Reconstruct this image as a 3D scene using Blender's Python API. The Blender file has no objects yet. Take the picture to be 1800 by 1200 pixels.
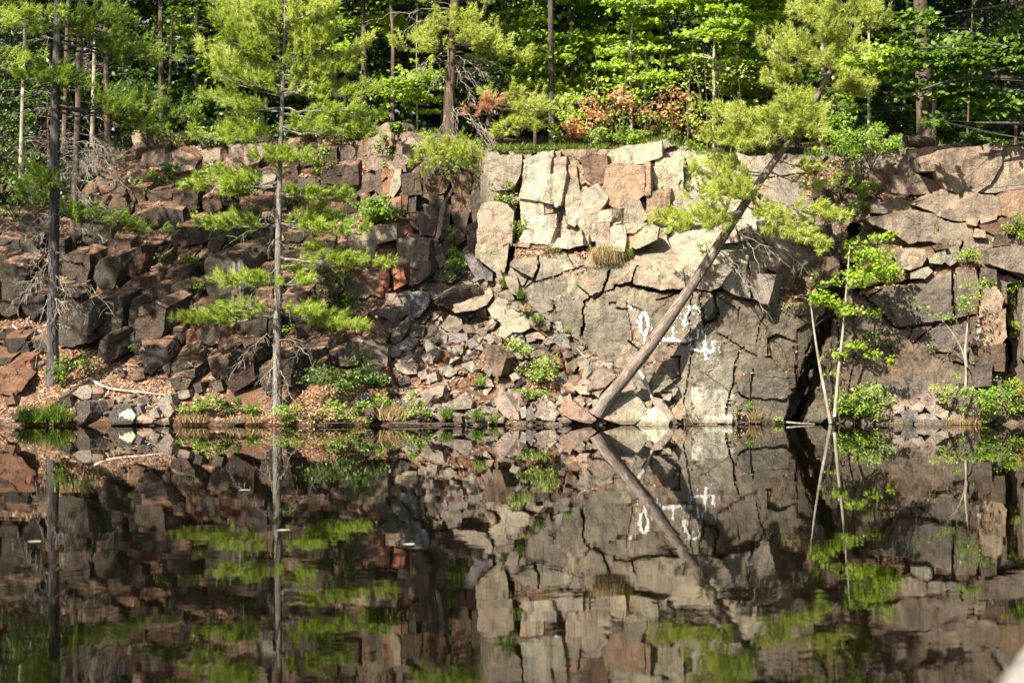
import bpy, bmesh, math, random, colorsys
import numpy as np
from mathutils import Vector
random.seed(7)
RNG = np.random.default_rng(7)
C = bpy.context.scene
COL = C.collection
rad = math.radians

# ---------------------------------------------------------------- camera, sky, sun, exposure
CAMY, CAMZ, F = -40.0, 1.81, 3200.0          # eye 1.8 m above the pond, 40 m from the far bank
cam_d = bpy.data.cameras.new('camera'); cam = bpy.data.objects.new('camera', cam_d); COL.objects.link(cam)
cam.location = (0, CAMY, CAMZ); cam.rotation_euler = (rad(90), 0, 0)
cam_d.lens = 64; cam_d.sensor_width = 36; cam_d.clip_start = 0.1; cam_d.clip_end = 2000
cam_d.dof.use_dof = True; cam_d.dof.focus_distance = 40.5; cam_d.dof.aperture_fstop = 2.0
C.camera = cam
SUN = Vector((-0.42, -0.58, 0.70)).normalized()
w = bpy.data.worlds.new('World'); C.world = w; w.use_nodes = True
nt = w.node_tree; nt.nodes.clear()
sky = nt.nodes.new('ShaderNodeTexSky'); sky.sky_type = 'NISHITA'; sky.sun_disc = False
sky.sun_elevation = math.asin(SUN.z); sky.sun_rotation = math.atan2(SUN.x, SUN.y)
bg = nt.nodes.new('ShaderNodeBackground'); bg.inputs[1].default_value = 0.085
wo = nt.nodes.new('ShaderNodeOutputWorld')
wm = nt.nodes.new('ShaderNodeMix'); wm.data_type = 'RGBA'; wm.blend_type = 'MULTIPLY'; wm.inputs[0].default_value = 1.0; wm.inputs[7].default_value = (1.0, 0.90, 0.76, 1)   # warm white balance
nt.links.new(sky.outputs[0], wm.inputs[6]); nt.links.new(wm.outputs[2], bg.inputs[0]); nt.links.new(bg.outputs[0], wo.inputs[0])
sd = bpy.data.lights.new('sun', 'SUN'); sd.energy = 4.9; sd.angle = rad(0.6); sd.color = (1.0, 0.925, 0.76)
so = bpy.data.objects.new('sun', sd); COL.objects.link(so)
so.rotation_euler = SUN.to_track_quat('Z', 'Y').to_euler(); so.location = (-30, -30, 40)
C.view_settings.view_transform = 'Standard'; C.view_settings.look = 'None'
C.view_settings.exposure = 1.4; C.view_settings.gamma = 1.0
C.render.engine = 'CYCLES'
C.cycles.max_bounces = 6; C.cycles.diffuse_bounces = 3; C.cycles.glossy_bounces = 3
C.cycles.transmission_bounces = 3; C.cycles.transparent_max_bounces = 4
C.cycles.caustics_reflective = False; C.cycles.caustics_refractive = False

# ---------------------------------------------------------------- helpers
def S(px, py, Y):
    """a point seen at photo pixel (px,py) that stands Y metres behind the far shore line"""
    D = np.asarray(Y, float) - CAMY
    return np.stack(np.broadcast_arrays((np.asarray(px, float) - 900) / F * D, Y, CAMZ + (600 - np.asarray(py, float)) / F * D), -1).astype(float)

def _hash(ix, iy, iz, seed):
    h = (ix.astype(np.int64) * 374761393 + iy.astype(np.int64) * 668265263 + iz.astype(np.int64) * 2147483647 + seed * 1274126177) & 0xFFFFFFFF
    h = ((h ^ (h >> 13)) * 1274126177) & 0xFFFFFFFF
    h = (h ^ (h >> 16)) * 2246822519 & 0xFFFFFFFF
    return ((h ^ (h >> 15)) & 0xFFFFFF) / float(0xFFFFFF)

def vnoise(p, seed=0):
    p = np.asarray(p, float); i = np.floor(p); f = p - i; f = f * f * f * (f * (f * 6 - 15) + 10)
    i = i.astype(np.int64); x, y, z = i[..., 0], i[..., 1], i[..., 2]
    r = 0
    for dx in (0, 1):
        wx = f[..., 0] if dx else 1 - f[..., 0]
        for dy in (0, 1):
            wy = f[..., 1] if dy else 1 - f[..., 1]
            for dz in (0, 1):
                wz = f[..., 2] if dz else 1 - f[..., 2]
                r = r + wx * wy * wz * _hash(x + dx, y + dy, z + dz, seed)
    return r * 2 - 1

def fbm(p, octv=4, seed=0, gain=0.5):
    a, s, t = 1.0, 0.0, 0.0; p = np.asarray(p, float)
    for o in range(octv):
        s = s + a * vnoise(p * 2.03 ** o + 17.3 * o, seed + o); t += a; a *= gain
    return s / t

def sstep(a, b, x):
    t = np.clip((x - a) / (b - a), 0, 1); return t * t * (3 - 2 * t)

class MB:
    """collects polygons and links them as ONE mesh object"""
    def __init__(s): s.v, s.l, s.n, s.m, s.c = [], [], [], [], 0
    def add(s, v, f, mat=0):
        v = np.asarray(v, float).reshape(-1, 3); f = np.asarray(f, np.int64)
        s.v.append(v); s.l.append((f + s.c).ravel()); s.n.append(np.full(len(f), f.shape[1])); s.m.append(np.full(len(f), mat)); s.c += len(v)
    def polys(s, P, mat=0):
        P = np.asarray(P, float); N, k, _ = P.shape
        if N: s.add(P.reshape(-1, 3), np.arange(N * k).reshape(N, k), mat)
    def mesh(s, name, mats, smooth=False, off=None):
        me = bpy.data.meshes.new(name)
        v = np.concatenate(s.v); l = np.concatenate(s.l); n = np.concatenate(s.n); m = np.concatenate(s.m)
        if off is not None: v = v - np.asarray(off, float)
        me.vertices.add(len(v)); me.vertices.foreach_set('co', v.astype(np.float32).ravel())
        me.loops.add(len(l)); me.loops.foreach_set('vertex_index', l.astype(np.int32))
        me.polygons.add(len(n)); me.polygons.foreach_set('loop_start', np.concatenate(([0], np.cumsum(n)[:-1])).astype(np.int32))
        me.polygons.foreach_set('material_index', m.astype(np.int32))
        me.polygons.foreach_set('use_smooth', np.full(len(n), smooth))
        me.update(calc_edges=True)
        for x in mats: me.materials.append(x)
        return me
    def build(s, name, mats, parent=None, smooth=False, loc=None):
        if not s.v: return None
        if not isinstance(mats, (list, tuple)): mats = [mats]
        off = loc
        if parent is not None: off = parent.location
        o = bpy.data.objects.new(name, s.mesh(name, mats, smooth, off)); COL.objects.link(o)
        if parent is not None: o.parent = parent
        elif loc is not None: o.location = loc
        return o

def tag(o, label=None, cat=None, group=None, kind=None):
    if label: o['label'] = label
    if cat: o['category'] = cat
    if group: o['group'] = group
    if kind: o['kind'] = kind
    return o

def thing(name, loc, label, cat, group=None):
    o = bpy.data.objects.new(name, None); COL.objects.link(o); o.location = [float(a) for a in loc]; o.empty_display_size = 0.3
    return tag(o, label, cat, group)

def smooth_line(P, n):
    P = np.asarray(P, float)
    if len(P) == 2: t = np.linspace(0, 1, n)[:, None]; return P[0] * (1 - t) + P[1] * t
    d = np.concatenate(([0], np.cumsum(np.linalg.norm(np.diff(P, axis=0), axis=1)))); T = np.linspace(0, d[-1], n)
    Q = np.stack([np.interp(T, d, P[:, k]) for k in range(P.shape[1])], 1)
    for _ in range(2): Q[1:-1] = (Q[:-2] + 2 * Q[1:-1] + Q[2:]) / 4
    return Q

def tube(mb, P, R, sides=8, mat=0, rough=0.0, seed=0, cap=True):
    P = np.asarray(P, float); n = len(P); R = np.broadcast_to(R, n)
    T = np.gradient(P, axis=0); T /= np.linalg.norm(T, axis=1)[:, None] + 1e-9
    ref = np.array([0.31, 0.83, 0.11]) if abs(T[:, 2].mean()) > 0.6 else np.array([0.02, 0.05, 1.0])
    A = np.cross(T, ref); A /= np.linalg.norm(A, axis=1)[:, None] + 1e-9; B = np.cross(T, A)
    th = np.linspace(0, 2 * math.pi, sides, endpoint=False)
    ring = A[:, None, :] * np.cos(th)[None, :, None] + B[:, None, :] * np.sin(th)[None, :, None]
    rr = R[:, None] * np.ones(sides)
    if rough:
        q = np.stack(np.broadcast_arrays(np.cos(th)[None] * 2.2, np.sin(th)[None] * 2.2, np.cumsum(np.linalg.norm(np.gradient(P, axis=0), axis=1))[:, None] * 2.0), -1)
        rr = rr * (1 + rough * fbm(q, 3, seed))
    V = P[:, None, :] + ring * rr[..., None]
    idx = np.arange(n * sides).reshape(n, sides); nx = np.roll(idx, -1, 1)
    mb.add(V, np.stack([idx[:-1], nx[:-1], nx[1:], idx[1:]], -1).reshape(-1, 4), mat)
    if cap and sides > 4:
        mb.add(V[-1], [list(range(sides))], mat)

# ---------------------------------------------------------------- materials
def mat_new(name):
    m = bpy.data.materials.new(name); m.use_nodes = True; t = m.node_tree; t.nodes.clear()
    out = t.nodes.new('ShaderNodeOutputMaterial')
    def N(typ, **kw):
        n = t.nodes.new('ShaderNode' + typ)
        for k, v in kw.items():
            if k.startswith('i_'): n.inputs[int(k[2:])].default_value = v
            else: setattr(n, k, v)
        return n
    def L(a, b): t.links.new(a, b)
    return m, t, out, N, L

def ramp(N, L, src, stops):
    r = N('ValToRGB'); e = r.color_ramp.elements
    while len(e) < len(stops): e.new(0.5)
    for k, (p, c) in enumerate(stops): e[k].position = p; e[k].color = (c, c, c, 1) if not isinstance(c, tuple) else (*c, 1)
    L(src, r.inputs[0]); return r.outputs[0]

def mixc(N, L, fac, a, b, mode='MIX'):
    n = N('Mix', data_type='RGBA', blend_type=mode)
    for s, x in ((0, fac), (6, a), (7, b)):
        if isinstance(x, (int, float)): n.inputs[s].default_value = x
        elif isinstance(x, tuple): n.inputs[s].default_value = (*x, 1)
        else: L(x, n.inputs[s])
    return n.outputs[2]

def noise(N, L, vec, scale, detail=5, rough=0.6, dist=0.0):
    n = N('TexNoise'); n.inputs['Scale'].default_value = scale; n.inputs['Detail'].default_value = detail
    n.inputs['Roughness'].default_value = rough; n.inputs['Distortion'].default_value = dist; L(vec, n.inputs['Vector']); return n.outputs[0]

def mapping(N, L, vec, sc, rot=(0, 0, 0)):
    n = N('Mapping'); n.inputs['Scale'].default_value = sc; n.inputs['Rotation'].default_value = rot; L(vec, n.inputs[0]); return n.outputs[0]

def math_(N, L, op, a, b=0.0):
    n = N('Math', operation=op)
    for s, x in ((0, a), (1, b)):
        if isinstance(x, (int, float)): n.inputs[s].default_value = x
        else: L(x, n.inputs[s])
    return n.outputs[0]

def litter_colour(N, L, pos):
    v = N('TexVoronoi'); v.inputs['Scale'].default_value = 19; L(pos, v.inputs['Vector'])
    sep = N('SeparateColor'); L(v.outputs['Color'], sep.inputs[0])
    a = ramp(N, L, sep.outputs[0], [(0.0, (0.075, 0.042, 0.028)), (0.35, (0.19, 0.105, 0.066)), (0.7, (0.34, 0.215, 0.145)), (1.0, (0.54, 0.40, 0.30))])
    n1 = noise(N, L, pos, 45, 3)
    b = ramp(N, L, n1, [(0.3, (0.075, 0.034, 0.018)), (0.7, (0.24, 0.115, 0.060))])
    big = ramp(N, L, noise(N, L, pos, 1.1, 4, 0.65), [(0.42, 0.0), (0.62, 1.0)])
    soil = ramp(N, L, noise(N, L, pos, 2.3, 5, 0.7), [(0.48, 0.0), (0.60, 0.85)])
    return mixc(N, L, soil, mixc(N, L, big, b, a), (0.105, 0.072, 0.052)), sep.outputs[1]

def rock_mat(name, attr):
    m, t, out, N, L = mat_new(name)
    pos = N('NewGeometry').outputs['Position']; nrm = N('NewGeometry').outputs['Normal']
    if attr:
        tint = N('Attribute', attribute_name='tint').outputs['Color']
        extra = N('Attribute', attribute_name='litter').outputs['Fac']
    else:
        oi = N('ObjectInfo'); tint = oi.outputs['Color']; extra = oi.outputs['Alpha']
    # broad mottling, vertical water streaks, mineral grain
    n_big = noise(N, L, pos, 0.9, 6, 0.62)
    n_mid = noise(N, L, pos, 5.0, 6, 0.68, 0.4)
    n_fin = noise(N, L, pos, 34.0, 4, 0.7)
    n_str = noise(N, L, mapping(N, L, pos, (5.0, 5.0, 0.55)), 1.0, 5, 0.6)
    g = math_(N, L, 'ADD', math_(N, L, 'MULTIPLY', n_mid, 1.2), math_(N, L, 'MULTIPLY', n_fin, 0.8))
    g = math_(N, L, 'SUBTRACT', g, 0.12)
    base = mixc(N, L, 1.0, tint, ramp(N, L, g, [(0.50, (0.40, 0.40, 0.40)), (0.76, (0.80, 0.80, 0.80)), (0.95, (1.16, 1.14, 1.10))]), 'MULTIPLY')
    bright = mixc(N, L, 1.0, base, (1.42, 1.39, 1.33), 'MULTIPLY')
    c = mixc(N, L, ramp(N, L, n_big, [(0.36, 0.0), (0.66, 1.0)]), base, bright)
    # rust and iron stains with a shape of their own
    rust = ramp(N, L, noise(N, L, mapping(N, L, pos, (1.0, 1.0, 0.6)), 1.35, 6, 0.7, 0.8), [(0.54, 0.0), (0.70, 0.55)])
    rust = math_(N, L, 'MULTIPLY', rust, 0.9 if attr else 1.1)
    c = mixc(N, L, rust, c, mixc(N, L, 1.0, bright, (1.42, 0.84, 0.58), 'MULTIPLY'))
    dark = ramp(N, L, n_str, [(0.53, 0.0), (0.68, 0.78)])
    c = mixc(N, L, dark, c, mixc(N, L, 1.0, base, (0.42, 0.41, 0.43), 'MULTIPLY'))
    pale = ramp(N, L, noise(N, L, mapping(N, L, pos, (3.2, 3.2, 0.8)), 1.0, 6, 0.72, 0.6), [(0.55, 0.0), (0.72, 0.75)])
    c = mixc(N, L, pale, c, mixc(N, L, 1.0, bright, (1.45, 1.42, 1.36), 'MULTIPLY'))
    blot = ramp(N, L, noise(N, L, pos, 2.0, 7, 0.75, 1.2), [(0.53, 0.0), (0.66, 0.7)])
    c = mixc(N, L, blot, c, mixc(N, L, 1.0, base, (0.50, 0.46, 0.50), 'MULTIPLY'))
    # lichen specks
    v = N('TexVoronoi'); v.inputs['Scale'].default_value = 17; v.inputs['Randomness'].default_value = 1.0; L(pos, v.inputs['Vector'])
    sp = ramp(N, L, math_(N, L, 'ADD', v.outputs['Distance'], math_(N, L, 'MULTIPLY', noise(N, L, pos, 2.2, 3), 0.55)), [(0.36, 0.85), (0.42, 0.0)])
    c = mixc(N, L, sp, c, mixc(N, L, 0.55, bright, (0.46, 0.45, 0.38)))
    # leaf litter and needles caught on flat tops
    sz = N('SeparateXYZ'); L(nrm, sz.inputs[0])
    lc, lh = litter_colour(N, L, pos)
    up = math_(N, L, 'ADD', sz.outputs[2], math_(N, L, 'MULTIPLY', math_(N, L, 'SUBTRACT', n_mid, 0.5), 0.7))
    lit = ramp(N, L, up, [(0.62, 0.0), (0.78, 1.0)])
    lit = math_(N, L, 'MULTIPLY', lit, extra) if not attr else ramp(N, L, math_(N, L, 'ADD', extra, math_(N, L, 'MULTIPLY', math_(N, L, 'SUBTRACT', n_mid, 0.5), 0.9)), [(0.42, 0.0), (0.56, 1.0)])
    c = mixc(N, L, lit, c, lc)
    sp_ = N('SeparateXYZ'); L(pos, sp_.inputs[0])   # stone stays wet and stained just above the pond
    wet = ramp(N, L, math_(N, L, 'SUBTRACT', sp_.outputs[2], math_(N, L, 'MULTIPLY', n_mid, 0.16)), [(0.0, 1.0), (0.055, 0.0)])
    c = mixc(N, L, math_(N, L, 'MULTIPLY', wet, 0.75), c, mixc(N, L, 1.0, c, (0.36, 0.33, 0.28), 'MULTIPLY'))
    bs = N('BsdfPrincipled'); L(c, bs.inputs['Base Color']); bs.inputs['Roughness'].default_value = 0.82
    bs.inputs['Specular IOR Level'].default_value = 0.3
    # fine fractures and grain as bump
    vc = N('TexVoronoi', feature='DISTANCE_TO_EDGE'); vc.inputs['Scale'].default_value = 2.6
    wv = N('VectorMath', operation='ADD'); nv = N('TexNoise'); nv.inputs['Scale'].default_value = 3.0; L(pos, nv.inputs['Vector'])
    sc = N('VectorMath', operation='SCALE'); L(nv.outputs['Color'], sc.inputs[0]); sc.inputs['Scale'].default_value = 0.35
    L(pos, wv.inputs[0]); L(sc.outputs[0], wv.inputs[1]); L(mapping(N, L, wv.outputs[0], (1, 1, 0.7)), vc.inputs['Vector'])
    crk = ramp(N, L, vc.outputs['Distance'], [(0.0, 0.0), (0.03, 1.0)])
    h = math_(N, L, 'ADD', math_(N, L, 'MULTIPLY', n_mid, 0.9), math_(N, L, 'MULTIPLY', n_fin, 0.35))
    h = math_(N, L, 'ADD', h, math_(N, L, 'MULTIPLY', crk, 0.12))
    h = math_(N, L, 'ADD', h, math_(N, L, 'MULTIPLY', math_(N, L, 'MULTIPLY', lh, lit), 0.5))
    b = N('Bump'); b.inputs['Strength'].default_value = 1.0; b.inputs['Distance'].default_value = 0.085
    L(h, b.inputs['Height']); L(b.outputs[0], bs.inputs['Normal'])
    L(bs.outputs[0], out.inputs[0]); return m

def leaf_mat(name, dark, light, transl=0.4, scale=2.6, trc=None):
    m, t, out, N, L = mat_new(name)
    geo = N('NewGeometry'); pos = geo.outputs['Position']
    f = math_(N, L, 'ADD', math_(N, L, 'MULTIPLY', geo.outputs['Random Per Island'], 0.45), math_(N, L, 'MULTIPLY', noise(N, L, pos, scale, 3), 0.75))
    c = ramp(N, L, f, [(0.30, dark), (0.85, light)])
    d = N('BsdfDiffuse'); L(c, d.inputs[0]); tr = N('BsdfTranslucent')
    tc = mixc(N, L, 1.0, c, trc or (1.15, 1.25, 0.55), 'MULTIPLY'); L(tc, tr.inputs[0])
    g = N('BsdfGlossy'); g.inputs['Roughness'].default_value = 0.45; g.inputs[0].default_value = (0.9, 0.95, 0.9, 1)
    m1 = N('MixShader'); m1.inputs[0].default_value = transl; L(d.outputs[0], m1.inputs[1]); L(tr.outputs[0], m1.inputs[2])
    m2 = N('MixShader'); m2.inputs[0].default_value = 0.035; L(m1.outputs[0], m2.inputs[1]); L(g.outputs[0], m2.inputs[2])
    L(m2.outputs[0], out.inputs[0]); return m

def bark_mat(name, a, b, sc=(14, 14, 2.2), spots=None, tilt=0.0):
    m, t, out, N, L = mat_new(name)
    pos = N('NewGeometry').outputs['Position']
    if tilt: pos = mapping(N, L, pos, (1, 1, 1), (0, rad(-tilt), 0))
    n1 = noise(N, L, mapping(N, L, pos, sc), 1.0, 6, 0.65, 0.5); n2 = noise(N, L, pos, 3.0, 5, 0.6)
    c = ramp(N, L, n1, [(0.30, tuple(x * 0.45 for x in a)), (0.5, a), (0.72, b)])
    c = mixc(N, L, ramp(N, L, n2, [(0.45, 0.0), (0.65, 0.7)]), c, mixc(N, L, 1.0, c, (1.35, 1.32, 1.25), 'MULTIPLY'))
    if spots:
        c = mixc(N, L, ramp(N, L, noise(N, L, pos, 15.0, 4), [(0.60, 0.0), (0.66, 0.8)]), c, spots)
    bs = N('BsdfPrincipled'); L(c, bs.inputs['Base Color']); bs.inputs['Roughness'].default_value = 0.85
    bu = N('Bump'); bu.inputs['Strength'].default_value = 0.9; bu.inputs['Distance'].default_value = 0.03; L(n1, bu.inputs['Height']); L(bu.outputs[0], bs.inputs['Normal'])
    L(bs.outputs[0], out.inputs[0]); return m

def plain_mat(name, col, rough=0.7):
    m, t, out, N, L = mat_new(name)
    pos = N('NewGeometry').outputs['Position']
    c = mixc(N, L, noise(N, L, pos, 20, 4), tuple(x * 0.75 for x in col), col)
    bs = N('BsdfPrincipled'); L(c, bs.inputs['Base Color']); bs.inputs['Roughness'].default_value = rough; L(bs.outputs[0], out.inputs[0]); return m

def ground_mat(name, attr=False):
    m, t, out, N, L = mat_new(name)
    pos = N('NewGeometry').outputs['Position']
    lc, lh = litter_colour(N, L, pos)
    gr = ramp(N, L, noise(N, L, pos, 30, 3), [(0.3, (0.035, 0.055, 0.012)), (0.7, (0.10, 0.13, 0.03))])
    c = mixc(N, L, ramp(N, L, noise(N, L, pos, 0.7, 5, 0.6), [(0.46, 0.0), (0.6, 0.9)]), lc, gr)
    bs = N('BsdfPrincipled'); L(c, bs.inputs['Base Color']); bs.inputs['Roughness'].default_value = 0.95
    b = N('Bump'); b.inputs['Strength'].default_value = 0.8; b.inputs['Distance'].default_value = 0.05; L(lh, b.inputs['Height']); L(b.outputs[0], bs.inputs['Normal'])
    L(bs.outputs[0], out.inputs[0]); return m

def water_mat():
    m, t, out, N, L = mat_new('pond_water')
    pos = N('NewGeometry').outputs['Position']
    sx = N('SeparateXYZ'); L(pos, sx.inputs[0])
    far = N('MapRange'); L(sx.outputs[1], far.inputs[0])
    far.inputs[1].default_value = -33; far.inputs[2].default_value = -6; far.inputs[3].default_value = 0.012; far.inputs[4].default_value = 0.0009
    n1 = N('TexNoise'); n1.inputs['Scale'].default_value = 1.0; n1.inputs['Detail'].default_value = 3
    L(mapping(N, L, pos, (1.6, 3.2, 1)), n1.inputs['Vector'])
    sub = N('VectorMath', operation='SUBTRACT'); L(n1.outputs['Color'], sub.inputs[0]); sub.inputs[1].default_value = (0.5, 0.5, 0.5)
    n2 = N('TexNoise'); n2.inputs['Scale'].default_value = 1.0; n2.inputs['Detail'].default_value = 2
    L(mapping(N, L, pos, (9, 14, 1)), n2.inputs['Vector'])
    sub2 = N('VectorMath', operation='SUBTRACT'); L(n2.outputs['Color'], sub2.inputs[0]); sub2.inputs[1].default_value = (0.5, 0.5, 0.5)
    ad = N('VectorMath', operation='ADD'); L(sub.outputs[0], ad.inputs[0]); L(sub2.outputs[0], ad.inputs[1])
    scl = N('VectorMath', operation='SCALE'); L(ad.outputs[0], scl.inputs[0]); L(math_(N, L, 'MULTIPLY', far.outputs[0], ramp(N, L, noise(N, L, mapping(N, L, pos, (.12, .35, 1)), 1.0, 3), [(0.35, 0.35), (0.70, 1.5)])), scl.inputs['Scale'])
    flat = N('VectorMath', operation='MULTIPLY'); L(scl.outputs[0], flat.inputs[0]); flat.inputs[1].default_value = (0.5, 1, 0)
    up = N('VectorMath', operation='ADD'); L(flat.outputs[0], up.inputs[0]); up.inputs[1].default_value = (0, 0, 1)
    nn = N('VectorMath', operation='NORMALIZE'); L(up.outputs[0], nn.inputs[0])
    bs = N('BsdfPrincipled'); bs.inputs['Base Color'].default_value = (0.0030, 0.0024, 0.0010, 1); bs.inputs['Roughness'].default_value = 0.012
    bs.inputs['IOR'].default_value = 1.165; L(nn.outputs[0], bs.inputs['Normal']); L(bs.outputs[0], out.inputs[0]); return m

M = dict(
    cliff=rock_mat('cliff_rock', True), rock=rock_mat('broken_rock', False), water=water_mat(), ground=ground_mat('forest_soil'),
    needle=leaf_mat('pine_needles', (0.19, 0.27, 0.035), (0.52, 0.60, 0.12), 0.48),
    needle_y=leaf_mat('sunlit_pine_needles', (0.30, 0.36, 0.07), (0.68, 0.71, 0.22), 0.48),  # sunlit tone put into the needle colour
    needle_d=leaf_mat('shaded_pine_needles', (0.04, 0.07, 0.012), (0.15, 0.21, 0.04), 0.35),  # shade put into the needle colour
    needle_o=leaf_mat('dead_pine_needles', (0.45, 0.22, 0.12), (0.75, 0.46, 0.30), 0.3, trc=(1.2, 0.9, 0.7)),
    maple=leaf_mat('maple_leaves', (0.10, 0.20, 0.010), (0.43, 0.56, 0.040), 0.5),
    maple_d=leaf_mat('shaded_maple_leaves', (0.025, 0.070, 0.007), (0.085, 0.17, 0.016), 0.45),  # maple leaves with the wood's inner shade put into the colour
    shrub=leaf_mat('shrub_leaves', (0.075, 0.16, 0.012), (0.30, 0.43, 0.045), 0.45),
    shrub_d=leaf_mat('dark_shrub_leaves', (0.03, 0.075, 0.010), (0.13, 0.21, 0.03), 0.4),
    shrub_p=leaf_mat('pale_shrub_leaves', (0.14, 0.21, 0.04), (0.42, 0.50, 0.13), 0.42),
    needle_m=leaf_mat('green_pine_needles', (0.10, 0.165, 0.022), (0.34, 0.45, 0.075), 0.45),  # dimness of the left corner put into the needle colour
    maple_m=leaf_mat('half_shaded_leaves', (0.045, 0.11, 0.008), (0.17, 0.28, 0.025), 0.5),  # dimness of the right corner put into the leaf colour
    hemlock=leaf_mat('shaded_hemlock', (0.010, 0.022, 0.006), (0.035, 0.062, 0.012), 0.25),  # shade of the deep wood put into the leaf colour
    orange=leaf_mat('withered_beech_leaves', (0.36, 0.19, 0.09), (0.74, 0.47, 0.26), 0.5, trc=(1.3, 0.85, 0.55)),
    dry=leaf_mat('dry_grass', (0.20, 0.13, 0.05), (0.50, 0.38, 0.20), 0.3, trc=(1.1, 1.0, 0.8)),
    grass=leaf_mat('green_grass', (0.05, 0.10, 0.008), (0.20, 0.28, 0.03), 0.4),
    litter=leaf_mat('fallen_leaves', (0.12, 0.050, 0.024), (0.50, 0.32, 0.21), 0.12, 6.0, trc=(1, 0.8, 0.6)),
    bark_d=bark_mat('dark_pine_bark', (0.055, 0.046, 0.046), (0.15, 0.13, 0.13)),
    bark_g=bark_mat('grey_pine_bark', (0.15, 0.135, 0.12), (0.34, 0.31, 0.28), spots=(0.42, 0.40, 0.36)),
    bark_b=bark_mat('brown_trunk_bark', (0.085, 0.058, 0.044), (0.21, 0.15, 0.11)),
    bark_l=bark_mat('leaning_trunk_bark', (0.15, 0.115, 0.095), (0.36, 0.305, 0.26), (24, 24, 3.0), tilt=36),
    bark_p=bark_mat('pale_smooth_bark', (0.30, 0.26, 0.21), (0.56, 0.50, 0.42), (5, 5, 3)),
    twig=bark_mat('grey_dead_twig', (0.22, 0.19, 0.165), (0.50, 0.46, 0.41), (20, 20, 6)),
    stem=bark_mat('brown_stem', (0.07, 0.048, 0.032), (0.18, 0.125, 0.085), (20, 20, 6)),
    bleach=bark_mat('bleached_driftwood', (0.42, 0.38, 0.34), (0.72, 0.68, 0.63), (12, 12, 3)),
    paint=plain_mat('white_paint', (0.74, 0.73, 0.71), 0.7), lichen=plain_mat('pale_lichen', (0.50, 0.52, 0.38), 0.9),
    white=plain_mat('white_plastic', (0.80, 0.80, 0.82), 0.35),
)

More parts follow.
